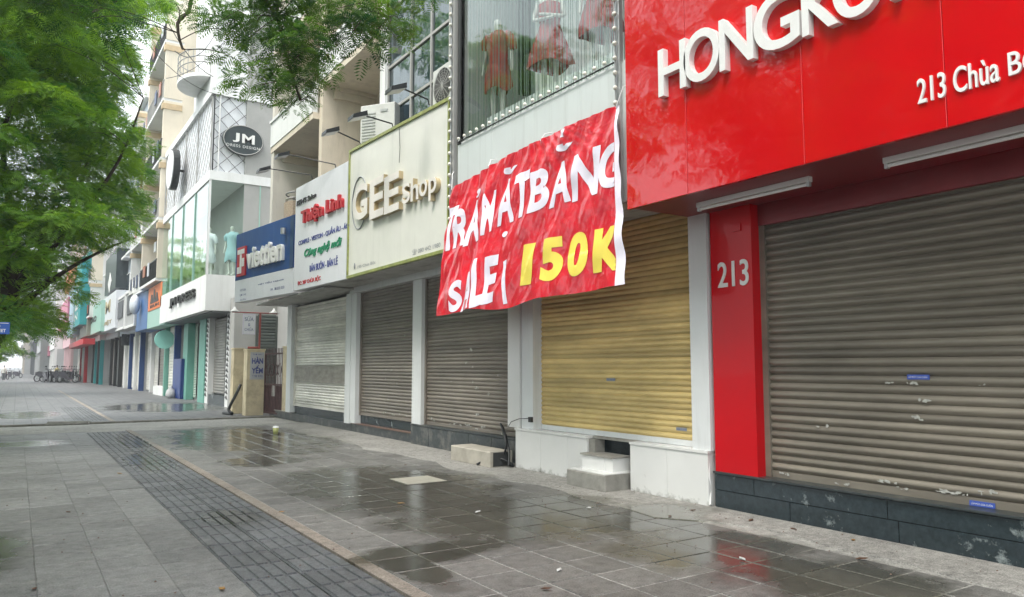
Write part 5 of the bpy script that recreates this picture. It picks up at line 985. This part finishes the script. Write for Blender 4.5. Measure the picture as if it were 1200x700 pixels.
treeA = tree('big feathery green tree leaning over the pavement at the left, with a dark slanting trunk', [(-1.25,19.5,-.02),(-1.0,19.6,1.0),(-.45,19.8,2.3),(-.2,20,3.4),(-.3,20.3,5.0)],
  [[(-.4,19.8,2.4),(.6,20,3.6),(1.6,20.4,4.4),(2.3,20.6,4.8)], [(-.2,20,3.4),(.8,21,5.2),(1.3,21.5,7.0),(1.7,22,8.4)], [(-.3,20.3,5),(-.5,20,7),(.2,19.8,9),(1.0,19.5,10.5)], [(-.3,20,3.6),(-2,20,5.5),(-4,20.2,7)], [(-.3,20.2,4.6),(-1,22,6.5),(-1.5,23.5,8)], [(-.3,20.2,4.6),(-1.5,18,6.5),(-2.5,17,8.5)], [(-.2,20.,3.3),(.8,19,4.6),(1.6,18,6.0),(2.0,17.6,7.4)]],
  cl, 270, (.18,.30), 7, M_leaf, A0, wid=.5)
# overhanging tree beside the camera
polyB = [((248,-60),(500,-60),(498,20),(478,50),(440,50),(425,62),(400,45),(378,20),(365,35),(385,80),(372,108),(360,128),(372,148),(345,128),(318,108),(292,98),(272,62),(255,20)), ((-80,-90),(190,-90),(178,5),(120,14),(95,45),(40,52),(-80,50)), ((190,-50),(240,-50),(222,8),(204,12))]
clb = []
for pi_, (po, cnt, yr, rr) in enumerate(zip(polyB, (80, 26, 4), ((6.6,8.6),(7.5,10.5),(8,9)), ((.16,.30),(.3,.5),(.14,.2)))):
    xs = [q[0] for q in po]; ys_ = [q[1] for q in po]; k = 0; tr = 0
    while k < cnt and tr < 3000:
        tr += 1; px, py = random.uniform(min(xs), max(xs)), random.uniform(min(ys_), max(ys_))
        if not inpoly(px, py, po): continue
        p = ony(px, py, random.uniform(*yr))
        if all((Vector(c[:3])-p).length > .13 for c in clb): clb.append((p.x, p.y, p.z, random.uniform(*rr))); k += 1
for k in range(46):
    a = random.uniform(0, 6.28); r = random.uniform(1.0, 4.5); x, y, z = -2.2+r*math.cos(a), 3+r*math.sin(a), random.uniform(6.2, 9)
    clb.append((x, y, z, .55))
for k in range(40): clb.append((random.uniform(-5,-.2), random.uniform(9.5,17), random.uniform(8.6,11.2), .6))  # unseen leaf clumps added to darken what the red sign mirrors
def P3(px, py, Y): p = ony(px, py, Y); return (p.x, p.y, p.z)
treeB = tree('nearer feathery tree whose drooping sprays hang into the top of the picture', [(-1.7,-.6,-.02),(-1.7,-.5,2),(-1.5,-.2,4.2),(-1.3,.3,5.6)],
  [[(-1.4,0,4.8),(-.4,2.5,6.3),(1.2,5.5,6.9),P3(330,-70,7.6),P3(325,20,7.6),P3(352,118,7.7)], [(-1.3,.3,5.6),(.6,3,7.2),(2.0,5.6,7.4),P3(450,-60,7.0),P3(455,20,7.2)], [(-1.3,.3,5.6),(-1.2,4,7.2),P3(150,-60,9.5),P3(100,20,9.5)], [(-1.3,.3,5.6),(-.9,4,7),P3(215,-40,8.5),P3(208,28,8.5),P3(214,58,8.5)], [(-1.3,.3,5.6),(-3,2,7.2),(-4.5,3,8)], [(-1.3,.3,5.6),(-2.6,4,8.4),(-2.8,9,9.6),(-2.4,13.5,9.8)], [(-1.3,.3,5.6),(-2,-2,7.5),(-3,-3.5,8.5)]],
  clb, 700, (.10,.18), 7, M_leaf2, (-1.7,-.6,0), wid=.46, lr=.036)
# trees on the other side of the road (seen in the glass and in the glossy sign) and farther along the kerb
for k, (x, y, rz, sc_, lab) in enumerate([(-15.9,13.5,1.1,1.6,'feathery tree across the road mirrored in the display window'), (-17,44,2.3,1.3,'feathery tree across the road mirrored in the red sign'), (-16,60,4.0,1.6,'feathery tree across the road mirrored in the glass curtain wall'), (-15.9,0,5.2,1.6,'feathery tree across the road behind the viewer'),
        (-2.6,52,2.5,.8,'middle-distance tree along the kerb, beyond the big leaning one'), (-2.0,88,.7,1.15,'small distant tree along the kerb at the far left'), (-3.0,140,3.0,1.1,'hazy tree closing the view down the street'), (-9,180,1.5,1.5,'hazy tree at the very end of the street')]):
    copy_tree(treeA, (x, y, 0), rz, lab, (sc_,)*3)
# blue street name sign by the kerb
FSg = Face((-2.2,14.0,0), ux=(1,0,0)); c1 = FSg.hit(12,378); c0 = FSg.hit(12,392); bs = thing('street_sign', 'small blue street sign on a post at the far left edge', 'sign', (FSg.p(c1[0]-.55,0,0).x, 14, 0))
MB().fbox(FSg, c1[0]-.62, c1[0], c0[1], c1[1], 0, .02, bev=.004).build('plate', mat('sign_blue', (.02,.10,.42), .4, amt=.1), bs); MB().fbox(FSg, c1[0]-.60, c1[0]-.02, c1[1]-.02, c1[1]-.012, .021, .024).build('border', M_ink_w, bs)
mb = MB(); text(FSg, 'PHỐ CHÙA BỘC', c1[0]-.55, c1[0]-.12, c0[1]+.11, c1[1]-.04, .022, mb=mb, bold=.02); text(FSg, 'CHUA BOC STREET', c1[0]-.55, c1[0]-.05, c0[1]+.03, c0[1]+.08, .022, mb=mb, bold=.02); mb.build('lettering', M_ink_w, bs)
xx = FSg.p(c1[0]-.55,0,0).x; MB().tube([(xx,14.06,-.01),(xx,14.06,c1[1]+.1)], .04, 8).build('post', M_grey, bs)

# ================================================================ motorbikes, people, van far down the street
def bike_proto():
    t = thing('motorbike', 'x', 'motorbike', (0,0,0), 'motorbikes parked on the far pavement')
    def wheel(y):
        w_ = MB(); w_.tube([(0, y+.27*math.cos(a), .29+.27*math.sin(a)) for a in [2*math.pi*k/18 for k in range(19)]], .045, 6, caps=False); o = w_.build('wheel', M_black, t)
        h = MB(); h.tube([(-.05,y,.29),(.05,y,.29)], .07, 8)
        for k in range(6): a = math.pi*k/6; h.tube([(0,y-.24*math.cos(a),.29-.24*math.sin(a)),(0,y+.24*math.cos(a),.29+.24*math.sin(a))], .012, 4)
        h.build('rim', M_alu, o)
    wheel(-.62); wheel(.62)
    b_ = MB(); b_.prism([(-.13,.75,.62),(-.13,.45,.80),(-.13,.05,.74),(-.13,-.12,.45),(-.13,-.30,.35),(-.13,-.32,.5),(-.13,-.42,.95),(-.13,-.5,.95),(-.13,-.42,.3),(-.13,-.05,.22),(-.13,.3,.38)], (.26,0,0)); b_.build('body', plain('bike_paint', (.035,.03,.045), rough=.25), t)
    MB().prism([(-.12,.72,.76),(-.12,.4,.86),(-.12,.0,.82),(-.12,.0,.75),(-.12,.45,.79),(-.12,.72,.68)], (.24,0,0)).build('seat', M_black, t)
    MB().tube([(-.32,-.42,1.05),(-.15,-.52,1.02),(.15,-.52,1.02),(.32,-.42,1.05)], .02, 6).build('handlebar', M_black, t); MB().tube([(0,-.46,.95),(0,-.62,.29)], .035, 6).build('fork', M_alu, t)
    MB().ell((0,-.56,.88), .09, .07, .08).build('headlight', M_alu, t); MB().tube([(.15,.1,.25),(.16,.75,.34)], .04, 8).build('exhaust', M_alu, t)
    MB().prism([(-.05,-.92,.42),(-.05,-.62,.64),(-.05,-.40,.56),(-.05,-.62,.58)], (.1,0,0)).build('front_fender', plain('bike_paint', (.035,.03,.045)), t)
    for s in (-1, 1): MB().tube([(s*.25,-.46,1.03),(s*.30,-.48,1.22)], .01, 5).ell((s*.30,-.48,1.26), .06, .015, .04, 8, 5).build('mirror', M_black, t)
    return t
bp_ = bike_proto()
bl_ = [(51,'motorbike at the far left end of the parked row'),(55,'second motorbike from the left end of the parked row'),(59,'third motorbike from the left, beside the person in yellow'),(63,'motorbike just in front of the person in yellow'),(67,'motorbike immediately right of the person in yellow'),(71,'fourth motorbike from the right end of the parked row'),(75,'third motorbike from the right end of the parked row'),(79,'second motorbike from the right end of the parked row'),(84,'rightmost motorbike of the parked row, near the shop pillars')]
for k, (px, lab) in enumerate(bl_):
    p = onz(px, 447.6+.5*(k%2)+px*.012-.6); rz = R(38+random.uniform(-25,25))
    o = bp_ if k == 0 else copy_tree(bp_, (0,0,0)); o.location = (p.x, p.y, 0); o.rotation_euler = (0,0,rz); o['label'] = lab; o.scale = (1.3,)*3
def person(lab, px, py, shirt, rz):
    p = onz(px, py); t = thing('person', lab, 'person', (p.x, p.y, 0)); t.rotation_euler = (0,0,rz)
    sk = body_mesh('body', plain('skin', (.42,.26,.18))); shared('body', sk, t)
    def cl_(n, mb, m): o = bpy.data.objects.new(n, mb.mesh(n, m)); C.objects.link(o); o.parent = t
    sh = MB().lathe([(.19,.86),(.185,1.0),(.18,1.2),(.20,1.36),(.12,1.46),(.06,1.48)], (0,0,0), 16, 1, .75)
    for s in (-1, 1): sh.tube([(s*.15,0,1.40),(s*.24,0,1.14)], [.075,.065], 10)
    cl_('shirt', sh, shirt); tr_ = MB()
    for s in (-1, 1): tr_.tube([(s*.085,0,.92),(s*.09,-.01,.5),(s*.088,.01,.08)], [.11,.085,.07], 10)
    cl_('trousers', tr_, M_far['dark']); hr = MB().ell((0,.0,1.68), .085, .10, .11); cl_('hair', hr, M_black)
person('person in a yellow shirt standing among the parked motorbikes', 66, 447, plain('yellow_shirt', (.75,.65,.25)), R(30))
person('person in a pale shirt walking at the far left end of the pavement', 4, 446, plain('pale_shirt', (.6,.6,.55)), R(160))
for px, py, lab in [(6,445,'lone motorbike at the left edge of the far pavement'), (11,444,'motorbike second from the left edge of the far pavement'), (20,443,'motorbike by the hazy tree at the end of the street')]:
    p = onz(px, py); o = copy_tree(bp_, (p.x, p.y, 0), R(random.uniform(10,60)), lab, (1.1,)*3)
# wires
wr = thing('overhead_wires', 'thin dark wires looping high between the trees and the balconies', 'wires', (3,20,10))
for a, b_, sag in [(P3(140,5,28),P3(262,112,30),.7), (P3(205,60,24),P3(252,40,30),.5), (P3(300,5,20),P3(375,30,19),.4), (P3(180,-10,26),P3(250,90,30),.5), (P3(195,92,30),P3(262,50,31),.3)]:
    A_, B_ = Vector(a), Vector(b_); MB().tube([A_.lerp(B_, t/12)-Vector((0,0,sag*4*(t/12)*(1-t/12))) for t in range(13)], .014, 4).build('wire', M_black, wr)
# ---------------------------------------------------------------- haze
HZ = .0013
if HZ:
    m = bpy.data.materials.new('haze'); m.use_nodes = True; N = m.node_tree.nodes; N.clear(); o_ = N.new('ShaderNodeOutputMaterial'); v_ = N.new('ShaderNodeVolumePrincipled'); v_.inputs['Color'].default_value = (.93,.96,1,1); v_.inputs['Density'].default_value = HZ; v_.inputs['Anisotropy'].default_value = .2
    m.node_tree.links.new(v_.outputs[0], o_.inputs['Volume']); h = MB().box(-60,40,-30,330,-1.2,32).build('haze', m); h['kind'] = 'stuff'
